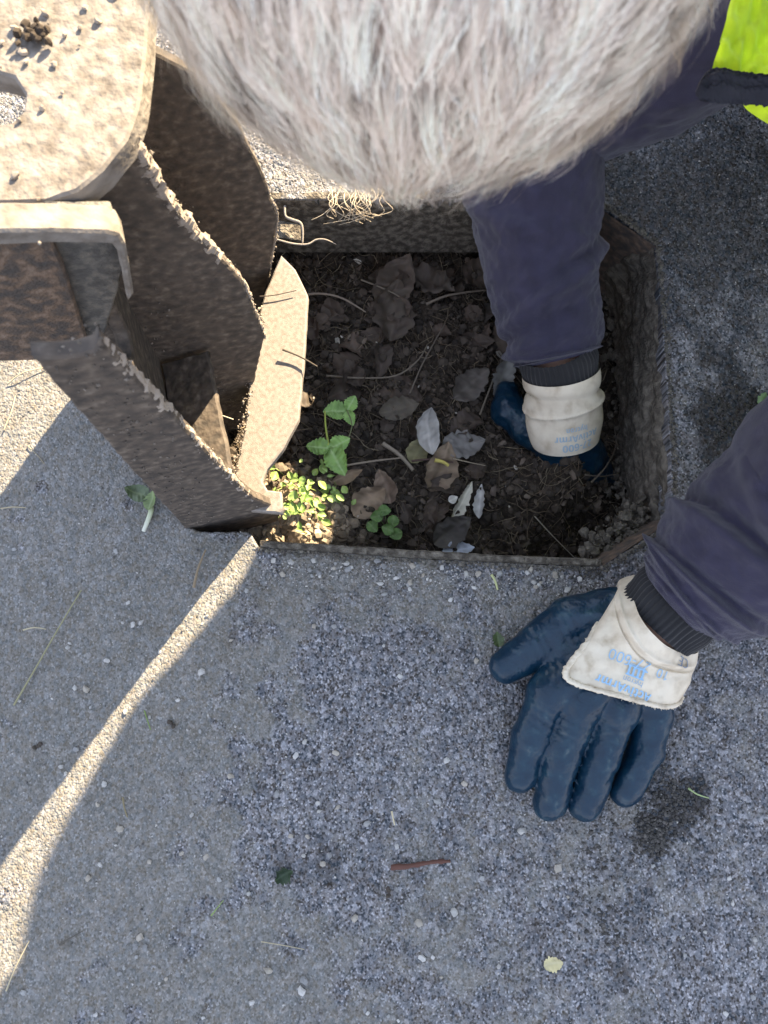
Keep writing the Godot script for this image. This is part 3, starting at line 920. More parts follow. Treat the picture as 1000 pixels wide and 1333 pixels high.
func make_person() -> void:
	var o := Vector3(0.2633, 0.0000, -0.5447)
	var root := thing("person", o, "grey-haired person in navy work clothes kneeling with one gloved arm down in the pit", "person")
	var skin := plain(0.42, 0.25, 0.18, 0.6)
	skin.subsurf_scatter_enabled = true
	skin.subsurf_scatter_strength = 0.15
	var navy := cloth(0.027, 0.0245, 0.047, 0.10, 101)
	var black_knit := cloth(0.016, 0.016, 0.018, 0.04, 107)
	var cream := grained([[0.0, 0.34, 0.27, 0.19], [0.34, 0.54, 0.465, 0.355], [0.5, 0.64, 0.565, 0.445], [1.0, 0.70, 0.63, 0.51]], 0.09, 0.010, 0.95, 0.03, 0.4, 109)
	var yellow := cloth(0.60, 0.80, 0.02, 0.03, 113)
	var nitrile := grained([[0.0, 0.002, 0.015, 0.033], [0.44, 0.003, 0.020, 0.042], [0.66, 0.004, 0.025, 0.048], [0.78, 0.014, 0.040, 0.062], [0.88, 0.05, 0.075, 0.09], [1.0, 0.12, 0.125, 0.12]], 0.16, 0.02, 0.30, 0.03, 0.10, 127)
	nitrile.metallic_specular = 0.42

	var head := Vector3(0.0110, 0.4367, -0.2083)
	var neck := Vector3(0.27, 0.59, -0.35)
	var sh_r := Vector3(0.295, 0.57, -0.41)
	var sh_l := Vector3(0.43, 0.57, -0.20)
	var mid := Vector3(0.30, 0.60, -0.32)
	var hip := Vector3(0.54, 0.27, -0.68)
	var el_r := Vector3(0.29, 0.215, -0.44)
	var el_l := Vector3(0.48, 0.24, -0.14)
	var wr_r := Vector3(0.1535, -0.0300, -0.2420)
	var wr_l := Vector3(0.1993, 0.0450, -0.0307)
	var hip_r := Vector3(0.50, 0.24, -0.72)
	var hip_l := Vector3(0.62, 0.24, -0.60)
	var knee_r := Vector3(0.36, 0.075, -0.54)
	var knee_l := Vector3(0.47, 0.085, -0.36)
	var foot_r := Vector3(0.57, 0.05, -0.87)
	var foot_l := Vector3(0.74, 0.05, -0.70)
	var face := Vector3(-0.12, -0.97, 0.02).normalized()
	var side := face.cross(Vector3(0.1, 0.55, 0.83).normalized()).normalized()
	var crown := side.cross(face)
	if crown.dot(Vector3.UP) < 0.0: crown = -crown
	# body under the clothes
	var bones := [
		[head - crown * 0.006, head + crown * 0.004, 0.0735, 0.0735], [head + face * 0.03 - crown * 0.03, head + face * 0.075 - crown * 0.055, 0.055, 0.036],
		[head + face * 0.07 + crown * 0.012, head + face * 0.098 - crown * 0.012, 0.006, 0.012], [head + face * 0.068 + crown * 0.022 - side * 0.03, head + face * 0.068 + crown * 0.022 + side * 0.03, 0.012, 0.012],
		[head + face * 0.082 - crown * 0.036 - side * 0.018, head + face * 0.082 - crown * 0.036 + side * 0.018, 0.009, 0.009],
		[head + side * 0.072 - crown * 0.05, head + side * 0.076 - crown * 0.02, 0.008, 0.011], [head - side * 0.072 - crown * 0.05, head - side * 0.076 - crown * 0.02, 0.008, 0.011],
		[head - crown * 0.03, neck, 0.055, 0.07], [mid, hip, 0.12, 0.13], [sh_r, sh_l, 0.06, 0.06], [sh_r, el_r, 0.048, 0.040], [el_r, Vector3(0.205, 0.115, -0.435), 0.040, 0.036], [Vector3(0.205, 0.115, -0.435), Vector3(0.1163, 0.0650, -0.4228), 0.036, 0.036], [Vector3(0.1163, 0.0650, -0.4228), Vector3(0.1280, 0.0200, -0.3364), 0.036, 0.032], [Vector3(0.1280, 0.0200, -0.3364), wr_r, 0.032, 0.025], [sh_l, el_l, 0.048, 0.040], [el_l, Vector3(0.2922, 0.1080, -0.1092), 0.040, 0.036], [Vector3(0.2922, 0.1080, -0.1092), Vector3(0.2427, 0.0700, -0.0691), 0.036, 0.030], [Vector3(0.2427, 0.0700, -0.0691), wr_l, 0.030, 0.025],
		[hip_r, knee_r, 0.075, 0.05], [hip_l, knee_l, 0.075, 0.05], [knee_r, foot_r, 0.048, 0.035], [knee_l, foot_l, 0.048, 0.035], [hip_r, hip_l, 0.09, 0.09]]
	part("body", moved(flesh(bones, 0.011, 0.022), -o).mesh(), skin, root)
	for s in [-1, 1]:
		var e := B.new()
		lump(e, head + face * 0.074 + crown * 0.006 + side * 0.03 * s - o, Vector3.ONE * 0.011, Basis.IDENTITY, Color.WHITE, 0.0)
		part("eye", e.mesh(), plain(0.7, 0.68, 0.64, 0.2), root)
	# trousers and boots
	var legs := flesh([[hip_r, knee_r, 0.10, 0.075], [hip_l, knee_l, 0.10, 0.075], [knee_r, foot_r, 0.072, 0.055], [knee_l, foot_l, 0.072, 0.055], [hip_r, hip_l, 0.12, 0.12]], 0.011, 0.03)
	crumple(legs, noise(16.0, FastNoiseLite.TYPE_SIMPLEX_SMOOTH, 4, 131), 0.012)
	part("trousers", moved(legs, -o).mesh(), navy, root)
	var rubber := plain(0.02, 0.02, 0.02, 0.6)
	for f in [[foot_r, (foot_r - knee_r).normalized()], [foot_l, (foot_l - knee_l).normalized()]]:
		part("boot", moved(flesh([[f[0], f[0] + f[1] * 0.05, 0.05, 0.048], [f[0] + f[1] * 0.04, f[0] + f[1] * 0.045 + Vector3(0, -0.0, 0) + f[1].cross(Vector3.UP) * 0.02, 0.05, 0.045]], 0.012, 0.02), -o).mesh(), rubber, root)
	# jacket: trunk and upper arms, then both forearms with their folds
	var jacket := flesh([[sh_r, sh_l, 0.085, 0.10], [mid, hip, 0.15, 0.155], [sh_r, hip_r + Vector3(0, 0.05, 0), 0.10, 0.11], [sh_l, hip_l + Vector3(0, 0.05, 0), 0.10, 0.11], [mid, neck + (head - neck) * 0.25, 0.11, 0.085], [sh_r, el_r, 0.078, 0.056], [Vector3(0.327, 0.36, -0.545), Vector3(0.336, 0.42, -0.565), 0.094, 0.087], [Vector3(0.340, 0.42, -0.562), Vector3(0.364, 0.50, -0.60), 0.087, 0.087], [Vector3(0.352, 0.50, -0.605), Vector3(0.42, 0.50, -0.5), 0.087, 0.1], [sh_l, el_l, 0.085, 0.068], [el_r, Vector3(0.22, 0.125, -0.437), 0.056, 0.05], [el_l, Vector3(0.3004, 0.1300, -0.1212), 0.068, 0.062]], 0.012, 0.03)  # right-flank bulges, out of view, are added to shape the cast shadow
	crumple(jacket, noise(14.0, FastNoiseLite.TYPE_SIMPLEX_SMOOTH, 4, 137), 0.012)
	sleeve(jacket, PackedVector3Array([el_r, Vector3(0.205, 0.115, -0.435), Vector3(0.1187, 0.0650, -0.4228), Vector3(0.1211, 0.0450, -0.3826), Vector3(0.1280, 0.0200, -0.3364), Vector3(0.1368, 0.0000, -0.2951), Vector3(0.1454, -0.0160, -0.2628), Vector3(0.1478, -0.0200, -0.2534)]), [0.054, 0.054, 0.055, 0.0545, 0.049, 0.0445, 0.0390, 0.0320],
		[[0.80, 0.9, 0.035, -0.0059, 0.022], [0.845, 0.6, 0.03, 0.0045, 0.03], [0.60, -1.6, 0.06, -0.0051, 0.02], [0.635, -1.5, 0.06, 0.0059, 0.025], [0.42, 1.2, -0.05, -0.0043, 0.022], [0.455, 1.0, -0.05, 0.0051, 0.025], [0.90, -0.8, -0.03, 0.0059, 0.02], [0.925, 1.6, 0.03, -0.0020, 0.014], [0.70, 2.2, -0.05, 0.0051, 0.03], [0.945, 0.2, 0.0, 0.0030, 0.018]])
	sleeve(jacket, PackedVector3Array([el_l, Vector3(0.3092, 0.1400, -0.1265), Vector3(0.2922, 0.1080, -0.1092), Vector3(0.2663, 0.0850, -0.0876), Vector3(0.2427, 0.0700, -0.0691), Vector3(0.2234, 0.0580, -0.0537), Vector3(0.2132, 0.0520, -0.0455), Vector3(0.2085, 0.0490, -0.0414)]), [0.066, 0.066, 0.064, 0.062, 0.057, 0.047, 0.038, 0.031],
		[[0.52, 0.4, 0.06, -0.0102, 0.03], [0.58, 0.9, 0.05, 0.0085, 0.03], [0.42, -0.5, -0.07, 0.0085, 0.035], [0.66, -0.6, 0.05, -0.0068, 0.022], [0.70, -0.4, 0.05, 0.0068, 0.022], [0.78, 0.8, -0.04, 0.0059, 0.02], [0.35, 1.4, 0.08, -0.0085, 0.03], [0.80, -1.2, 0.03, 0.0040, 0.025], [0.86, 0.3, 0.02, -0.0022, 0.014], [0.89, 0.9, 0.0, 0.0015, 0.02]])
	part("jacket", moved(jacket, -o).mesh(), navy, root)
	part("sleeve_cuff", moved(ribbed(PackedVector3Array([Vector3(0.1440, -0.0100, -0.2603), Vector3(0.1491, -0.0200, -0.2520), Vector3(0.1539, -0.0320, -0.2413)]), [0.031, 0.0325, 0.0315], 46, 0.0005), -o).mesh(), black_knit, root)
	part("sleeve_cuff", moved(ribbed(PackedVector3Array([Vector3(0.2136, 0.0510, -0.0456), Vector3(0.2069, 0.0470, -0.0383), Vector3(0.1953, 0.0400, -0.0266)]), [0.032, 0.0335, 0.0315], 46, 0.0007, 0.9), -o).mesh(), black_knit, root)
	make_vest(root, o, yellow, navy, mid, hip, sh_r, sh_l)
	make_hand(root, o, nitrile, cream)
	make_buried_hand(root, o, nitrile, cream)
	make_hair(root, o, head)

func make_vest(root: Node3D, o: Vector3, yellow: Material, navy: Material, mid: Vector3, hip: Vector3, sh_r: Vector3, sh_l: Vector3) -> void:
	var v := flesh([[mid, mid.lerp(hip, 0.85), 0.162, 0.166], [sh_r.lerp(sh_l, 0.2), sh_r.lerp(sh_l, 0.8), 0.112, 0.112], [sh_r.lerp(sh_l, 0.25), sh_r.lerp(sh_l, 0.25) + (hip - mid) * 0.8, 0.116, 0.12], [sh_r.lerp(sh_l, 0.75), sh_r.lerp(sh_l, 0.75) + (hip - mid) * 0.8, 0.116, 0.12]], 0.013, 0.03)
	crumple(v, noise(14.0, FastNoiseLite.TYPE_SIMPLEX_SMOOTH, 4, 137), 0.012)
	var vest := part("vest", moved(v, -o).mesh(), yellow, root)
	# the hem that hangs open at the front
	var l1 := PackedVector3Array([Vector3(0.26, 0.46, -0.40), Vector3(0.1843, 0.2840, -0.3659), Vector3(0.1683, 0.2853, -0.3199), Vector3(0.1577, 0.2890, -0.2866), Vector3(0.1516, 0.2904, -0.2679)])
	var r1 := PackedVector3Array([Vector3(0.40, 0.45, -0.28), Vector3(0.2508, 0.2840, -0.3659), Vector3(0.2368, 0.2853, -0.3199), Vector3(0.2263, 0.2839, -0.2870), Vector3(0.2196, 0.2850, -0.2661)])
	var trim := grained([[0.0, 0.012, 0.013, 0.02], [1.0, 0.03, 0.031, 0.042]], 0.1, 0.02, 0.9, 0.04, 0.3, 139)
	var n := noise(30.0, FastNoiseLite.TYPE_SIMPLEX_SMOOTH, 2, 140)
	var b := B.new()
	for face in 2:
		sheet(b, 40, 40, func(u: float, w: float) -> Vector3:
			var q := curve_at(l1, u).lerp(curve_at(r1, u), w if face == 0 else 1.0 - w)
			var x := w if face == 0 else 1.0 - w
			return q - o + Vector3(0, 0.005 * sin(x * 8.0 + u * 3.0) + 0.004 * n.get_noise_2d(x * 0.3, u * 0.2) - (0.0018 if face == 1 else 0.0), 0))
	part("hem", b.mesh(), yellow, vest)
	var t := B.new()
	var upper := PackedVector3Array([Vector3(0.1426, 0.2912, -0.2560), Vector3(0.1450, 0.2922, -0.2615), Vector3(0.1500, 0.2932, -0.2664), Vector3(0.1624, 0.2921, -0.2661), Vector3(0.1775, 0.2900, -0.2655), Vector3(0.2196, 0.2850, -0.2661)])
	var lower := PackedVector3Array([Vector3(0.1426, 0.2910, -0.2553), Vector3(0.1454, 0.2896, -0.2529), Vector3(0.1508, 0.2885, -0.2526), Vector3(0.1638, 0.2866, -0.2533), Vector3(0.1790, 0.2846, -0.2537), Vector3(0.2220, 0.2786, -0.2540)])
	sheet(t, 80, 24, func(u: float, w: float) -> Vector3:
		var q := curve_at(upper, u).lerp(curve_at(lower, u), w) - o
		return q + Vector3(0, 0.0055 * sin(PI * w) + 0.0014 * n.get_noise_2d(u * 1.4, w * 0.5) + 0.0012 * sin(u * 17.0) * sin(PI * w) + 0.0006 * sin(w * 19.0), 0))
	part("hem_trim", t.mesh(), trim, vest)
	var l2 := PackedVector3Array([Vector3(0.1755, 0.2704, -0.2698), Vector3(0.1794, 0.2652, -0.2689), Vector3(0.1867, 0.2599, -0.2679), Vector3(0.1950, 0.2546, -0.2672)])
	var r2 := PackedVector3Array([Vector3(0.2288, 0.2704, -0.2698), Vector3(0.2318, 0.2644, -0.2652), Vector3(0.2349, 0.2585, -0.2611), Vector3(0.2379, 0.2525, -0.2561)])
	var b2 := B.new()
	for face in 2:
		sheet(b2, 16, 24, func(u: float, w: float) -> Vector3:
			var x := w if face == 0 else 1.0 - w
			return curve_at(l2, u).lerp(curve_at(r2, u), x) - o + Vector3(0, 0.003 * sin(x * 14.0 + u) - (0.0018 if face == 1 else 0.0), 0))
	part("hem", b2.mesh(), yellow, vest)

# The left hand flat on the road, in a coated work glove.
func make_hand(root: Node3D, o: Vector3, nitrile: Material, cream: Material) -> void:
	var w := Vector3(0.1908, 0.0320, -0.0192)
	var bones := [
		[w, Vector3(0.1684, 0.0280, 0.0006), 0.021, 0.023], [Vector3(0.1856, 0.0300, -0.0338), Vector3(0.1524, 0.0260, -0.0060), 0.022, 0.020], [Vector3(0.1991, 0.0240, -0.0016), Vector3(0.1915, 0.0220, 0.0216), 0.017, 0.018],
		[Vector3(0.1581, 0.0260, -0.0060), Vector3(0.1204, 0.0280, 0.0225), 0.020, 0.0165], [Vector3(0.1687, 0.0270, 0.0006), Vector3(0.1424, 0.0300, 0.0294), 0.020, 0.0165], [Vector3(0.1798, 0.0260, 0.0078), Vector3(0.1681, 0.0280, 0.0349), 0.019, 0.0158], [Vector3(0.1925, 0.0240, 0.0133), Vector3(0.1961, 0.0220, 0.0369), 0.018, 0.0148],
		[Vector3(0.1204, 0.0280, 0.0225), Vector3(0.1062, 0.0200, 0.0555), 0.0143, 0.0135], [Vector3(0.1062, 0.0200, 0.0555), Vector3(0.0997, 0.0135, 0.0820), 0.0131, 0.0119],
		[Vector3(0.1424, 0.0300, 0.0294), Vector3(0.1281, 0.0220, 0.0676), 0.0143, 0.0135], [Vector3(0.1281, 0.0220, 0.0676), Vector3(0.1201, 0.0138, 0.1011), 0.0133, 0.0122],
		[Vector3(0.1681, 0.0280, 0.0349), Vector3(0.1577, 0.0210, 0.0677), 0.0140, 0.0133], [Vector3(0.1577, 0.0210, 0.0677), Vector3(0.1457, 0.0135, 0.1022), 0.0129, 0.0121],
		[Vector3(0.1961, 0.0220, 0.0369), Vector3(0.1919, 0.0180, 0.0627), 0.0137, 0.0127], [Vector3(0.1919, 0.0180, 0.0627), Vector3(0.1761, 0.0125, 0.0928), 0.0125, 0.0112],
		[Vector3(0.1710, 0.0260, -0.0341), Vector3(0.1382, 0.0240, -0.0296), 0.020, 0.0185], [Vector3(0.1382, 0.0240, -0.0296), Vector3(0.1161, 0.0200, -0.0128), 0.0175, 0.0160], [Vector3(0.1161, 0.0200, -0.0128), Vector3(0.0908, 0.0135, 0.0040), 0.0160, 0.0125],
		[Vector3(0.1385, 0.0220, -0.0258), Vector3(0.1300, 0.0220, 0.0106), 0.016, 0.016]]
	# the fingers are added after the palm, each with a small blend, so that they stay apart
	var b := flesh(bones, 0.0019, 0.0022)
	crumple(b, noise(40.0, FastNoiseLite.TYPE_SIMPLEX_SMOOTH, 3, 151), 0.0017)
	crumple(b, noise(240.0, FastNoiseLite.TYPE_SIMPLEX_SMOOTH, 2, 152), 0.0003)
	# creases across the finger joints
	var joints := [[Vector3(0.1103, 0.0360, 0.0397), Vector3(0.1043, 0.0300, 0.0545) - Vector3(0.1199, 0.0300, 0.0224)], [Vector3(0.1324, 0.0380, 0.0475), Vector3(0.1263, 0.0300, 0.0666) - Vector3(0.1424, 0.0300, 0.0294)], [Vector3(0.1599, 0.0360, 0.0503), Vector3(0.1553, 0.0300, 0.0666) - Vector3(0.1675, 0.0300, 0.0348)], [Vector3(0.1145, 0.0360, -0.0125), Vector3(0.0898, 0.0200, 0.0040) - Vector3(0.1392, 0.0200, -0.0298)], [Vector3(0.1302, 0.0420, -0.0331), Vector3(0.1141, 0.0300, -0.0126) - Vector3(0.1535, 0.0300, -0.0366)]]
	for k in b.v.size():
		for j in joints:
			var rel: Vector3 = b.v[k] - j[0]
			if rel.length() > 0.022: continue
			var dir: Vector3 = j[1].normalized()
			var s := rel.dot(dir)
			for c in [-0.005, 0.0, 0.0055]:
				b.v[k].y -= 0.0007 * exp(-pow((s - c + rel.dot(dir.cross(Vector3.UP)) * 0.15) / 0.0014, 2.0))
	for k in b.v.size():
		b.v[k].y = maxf(b.v[k].y, 0.0012)
	var glove := part("glove", moved(b, -o).mesh(), nitrile, root)
	glove.set_meta("label", "left glove, palm down on the asphalt")
	# canvas back and cuff: rings from the wrist out to the frayed edge on the back of the hand
	var c0 := [Vector3(0.1890, 0.0220, -0.0642), Vector3(0.1776, 0.0480, -0.0503), Vector3(0.1766, 0.0700, -0.0283), Vector3(0.1916, 0.0660, -0.0118), Vector3(0.2165, 0.0440, -0.0048), Vector3(0.2315, 0.0240, -0.0105), Vector3(0.2179, 0.0100, -0.0350), Vector3(0.1993, 0.0100, -0.0555)]
	var c1 := [Vector3(0.1789, 0.0200, -0.0610), Vector3(0.1677, 0.0500, -0.0435), Vector3(0.1704, 0.0645, -0.0181), Vector3(0.1867, 0.0600, -0.0015), Vector3(0.2142, 0.0440, 0.0038), Vector3(0.2305, 0.0220, -0.0016), Vector3(0.2145, 0.0080, -0.0264), Vector3(0.1915, 0.0080, -0.0527)]
	var c2 := [Vector3(0.1758, 0.0200, -0.0563), Vector3(0.1627, 0.0495, -0.0381), Vector3(0.1659, 0.0575, -0.0136), Vector3(0.1827, 0.0550, 0.0037), Vector3(0.2110, 0.0440, 0.0102), Vector3(0.2265, 0.0220, 0.0062), Vector3(0.2111, 0.0060, -0.0178), Vector3(0.1866, 0.0070, -0.0440)]
	var c3 := [Vector3(0.1739, 0.0200, -0.0540), Vector3(0.1553, 0.0505, -0.0283), Vector3(0.1555, 0.0545, -0.0031), Vector3(0.1764, 0.0530, 0.0132), Vector3(0.2098, 0.0430, 0.0166), Vector3(0.2244, 0.0200, 0.0140), Vector3(0.2084, 0.0050, -0.0063), Vector3(0.1840, 0.0060, -0.0352)]
	var c4 := [Vector3(0.1720, 0.0200, -0.0517), Vector3(0.1458, 0.0490, -0.0165), Vector3(0.1274, 0.0505, 0.0106), Vector3(0.1644, 0.0515, 0.0236), Vector3(0.1999, 0.0405, 0.0315), Vector3(0.2188, 0.0180, 0.0240), Vector3(0.2041, 0.0050, 0.0052), Vector3(0.1813, 0.0060, -0.0294)]
	var ringed := []
	for c in [c0, c1, c2, c3, c4]:
		var r := PackedVector3Array()
		for q in c: r.append(q)
		r.append(c[0])
		ringed.append(r)
	var fray := noise(420.0, FastNoiseLite.TYPE_SIMPLEX_SMOOTH, 2, 157)
	var soft := noise(45.0, FastNoiseLite.TYPE_SIMPLEX_SMOOTH, 3, 158)
	var top := B.new()
	sheet(top, 60, 220, func(u: float, v: float) -> Vector3:
		var along := PackedVector3Array()
		for r in ringed: along.append(curve_at(r, v))
		var q := curve_at(along, u)
		q.y += 0.0016 * soft.get_noise_3dv(q) - 0.0035 * exp(-pow((u - 0.36) / 0.045, 2.0)) * smoothstep(0.08, 0.2, v) * smoothstep(0.62, 0.5, v) + 0.002 * exp(-pow((u - 0.26) / 0.05, 2.0)) * smoothstep(0.62, 0.5, v)
		if u > 0.93: q += (along[4] - along[3]).normalized() * 0.0022 * fray.get_noise_2d(v * 0.3, 1.0) * (u - 0.93) / 0.07
		return q, true)
	var cuff := part("glove_cuff", moved(top, -o).mesh(), cream, glove)
	cuff.set_meta("label", "cream canvas cuff printed in blue")
	# frayed rolled hem along the edge
	var hem := B.new()
	var edge := PackedVector3Array()
	for k in 30: edge.append(curve_at(ringed[4], lerpf(0.0, 0.66, k / 29.0)) + Vector3(0, 0.0004, 0) - o)
	tube(hem, edge, [0.0016, 0.0017, 0.0021, 0.0019, 0.0017, 0.0018, 0.0016], 8, 160)
	crumple(hem, noise(500.0, FastNoiseLite.TYPE_SIMPLEX_SMOOTH, 2, 159), 0.0011)
	for k in 170:
		var q := curve_at(edge, rng.randf())
		var d := Vector3(rng.randfn(), rng.randf() * 0.4, rng.randfn() + 0.8).normalized() * rng.randf_range(0.0012, 0.0032)
		tube(hem, PackedVector3Array([q, q + d * 0.6 + Vector3(0, 0.0004, 0), q + d]), [0.00035, 0.0003, 0.00015], 3, 2)
	part("frayed_hem", hem.mesh(), cream, glove)
	# the print, read from the wearer's side
	var ink := tinted(0.9)
	var t := B.new()
	var right := (Vector3(0.1842, 0.0000, -0.0080) - Vector3(0.2038, 0.0000, -0.0005)).normalized()
	var up := Vector3(-right.z, 0, right.x)
	if up.z < 0.0: up = -up
	var on := PackedVector3Array()
	for q in top.v: on.append(q)
	var blue := Color(0.27, 0.44, 0.62)
	for k in on.size(): on[k] += o
	lettering(t, "27-600", 0.0098, Vector3(0.1712, 0.0550, -0.0005), right, up, on, blue)
	lettering(t, "ActivArmr", 0.0085, Vector3(0.1667, 0.0520, 0.0184), right, up, on, blue, true)
	lettering(t, "hycron", 0.0048, Vector3(0.1729, 0.0520, 0.0137), right, up, on, blue * 0.8)
	lettering(t, "10", 0.0085, Vector3(0.1948, 0.0500, 0.0090), right, up, on, blue)
	# the little barred emblem between the lines
	for k in 4:
		lettering(t, "I", 0.0105, Vector3(0.1753, 0.0540, 0.0074) + right * (k - 1.5) * 0.0034, right, up, on, blue, true)
	lettering(t, "____", 0.007, Vector3(0.1754, 0.0540, 0.0064), right, up, on, blue)
	lettering(t, "CE", 0.009, Vector3(0.2116, 0.0500, 0.0006), right, up, on, Color(0.2, 0.25, 0.32))
	part("printed_lettering", moved(t, -o).mesh(), ink, glove)

# The right hand, down in the soil.
func make_buried_hand(root: Node3D, o: Vector3, nitrile: Material, cream: Material) -> void:
	var b := flesh([[Vector3(0.1613, -0.0620, -0.2063), Vector3(0.1768, -0.1150, -0.1814), 0.027, 0.028], [Vector3(0.1641, -0.0900, -0.1897), Vector3(0.1574, -0.1500, -0.1665), 0.022, 0.018], [Vector3(0.1734, -0.1000, -0.1850), Vector3(0.1846, -0.1700, -0.1549), 0.024, 0.016], [Vector3(0.1792, -0.1000, -0.1850), Vector3(0.2083, -0.1700, -0.1589), 0.024, 0.016], [Vector3(0.1819, -0.0900, -0.1897), Vector3(0.2191, -0.1500, -0.1705), 0.022, 0.016],
		[Vector3(0.1571, -0.0820, -0.2007), Vector3(0.1361, -0.0880, -0.2144), 0.020, 0.018], [Vector3(0.1361, -0.0880, -0.2144), Vector3(0.1169, -0.0900, -0.2308), 0.018, 0.015], [Vector3(0.1169, -0.0900, -0.2308), Vector3(0.1173, -0.0980, -0.2511), 0.015, 0.012]], 0.003, 0.006)
	crumple(b, noise(75.0, FastNoiseLite.TYPE_SIMPLEX_SMOOTH, 3, 161), 0.0022)
	var glove := part("glove", moved(b, -o).mesh(), nitrile, root)
	glove.set_meta("label", "right glove, pushed into the soil of the pit")
	var line := PackedVector3Array([Vector3(0.1521, -0.0260, -0.2460), Vector3(0.1557, -0.0380, -0.2344), Vector3(0.1579, -0.0470, -0.2235), Vector3(0.1614, -0.0590, -0.2096), Vector3(0.1641, -0.0700, -0.1972)])
	var d := (line[4] - line[0]).normalized()
	var x := (Vector3.UP - d * d.y).normalized()
	var y := d.cross(x)
	var on := func(u: float, v: float) -> Vector3:
		var a := v * TAU
		var r: float = value_at([0.0338, 0.0345, 0.0325, 0.0332, 0.0322, 0.0330, 0.0325, 0.0312], u)
		r += 0.0016 * exp(-pow((u - 0.47 - 0.05 * sin(a)) / 0.03, 2.0)) * (1.0 + 0.4 * sin(a * 90.0)) + 0.0012 * sin(u * 7.0 + a * 2.0) - 0.0015 * exp(-pow((u - 0.28 + 0.08 * sin(a + 1.0)) / 0.05, 2.0))
		return curve_at(line, u) + (x * cos(a) + y * sin(a)) * r
	var c := B.new()
	sheet(c, 90, 240, on, true)
	var cuff := part("glove_cuff", moved(c, -o).mesh(), cream, glove)
	cuff.set_meta("label", "cream canvas cuff above the soil")
	var t := B.new()
	var first := [["ActivArmr", 0.0082, 0.76], ["hycron", 0.006, 0.66], ["27-600", 0.009, 0.87]]
	for e in first:
		var tm := TextMesh.new()
		var f := SystemFont.new()
		f.font_names = PackedStringArray(["Droid Sans"])
		f.font_weight = 700
		tm.font = f
		tm.text = e[0]
		tm.font_size = 32
		tm.pixel_size = e[1] / 32.0
		tm.depth = 0.0
		var arr := tm.get_mesh_arrays()
		var vv: PackedVector3Array = arr[Mesh.ARRAY_VERTEX]
		var ii: PackedInt32Array = arr[Mesh.ARRAY_INDEX]
		var base := t.v.size()
		for p in vv:
			var v := p.x / (0.033 * TAU)
			var u: float = e[2] + p.y / 0.072
			var q: Vector3 = on.call(u, fposmod(v, 1.0))
			t.add(q + (q - curve_at(line, u)).normalized() * 0.0007, Color(0.34, 0.43, 0.50))
		for k in range(0, ii.size(), 3): t.tri(base + ii[k], base + ii[k + 2], base + ii[k + 1])
	part("printed_lettering", moved(t, -o).mesh(), tinted(0.9), glove)

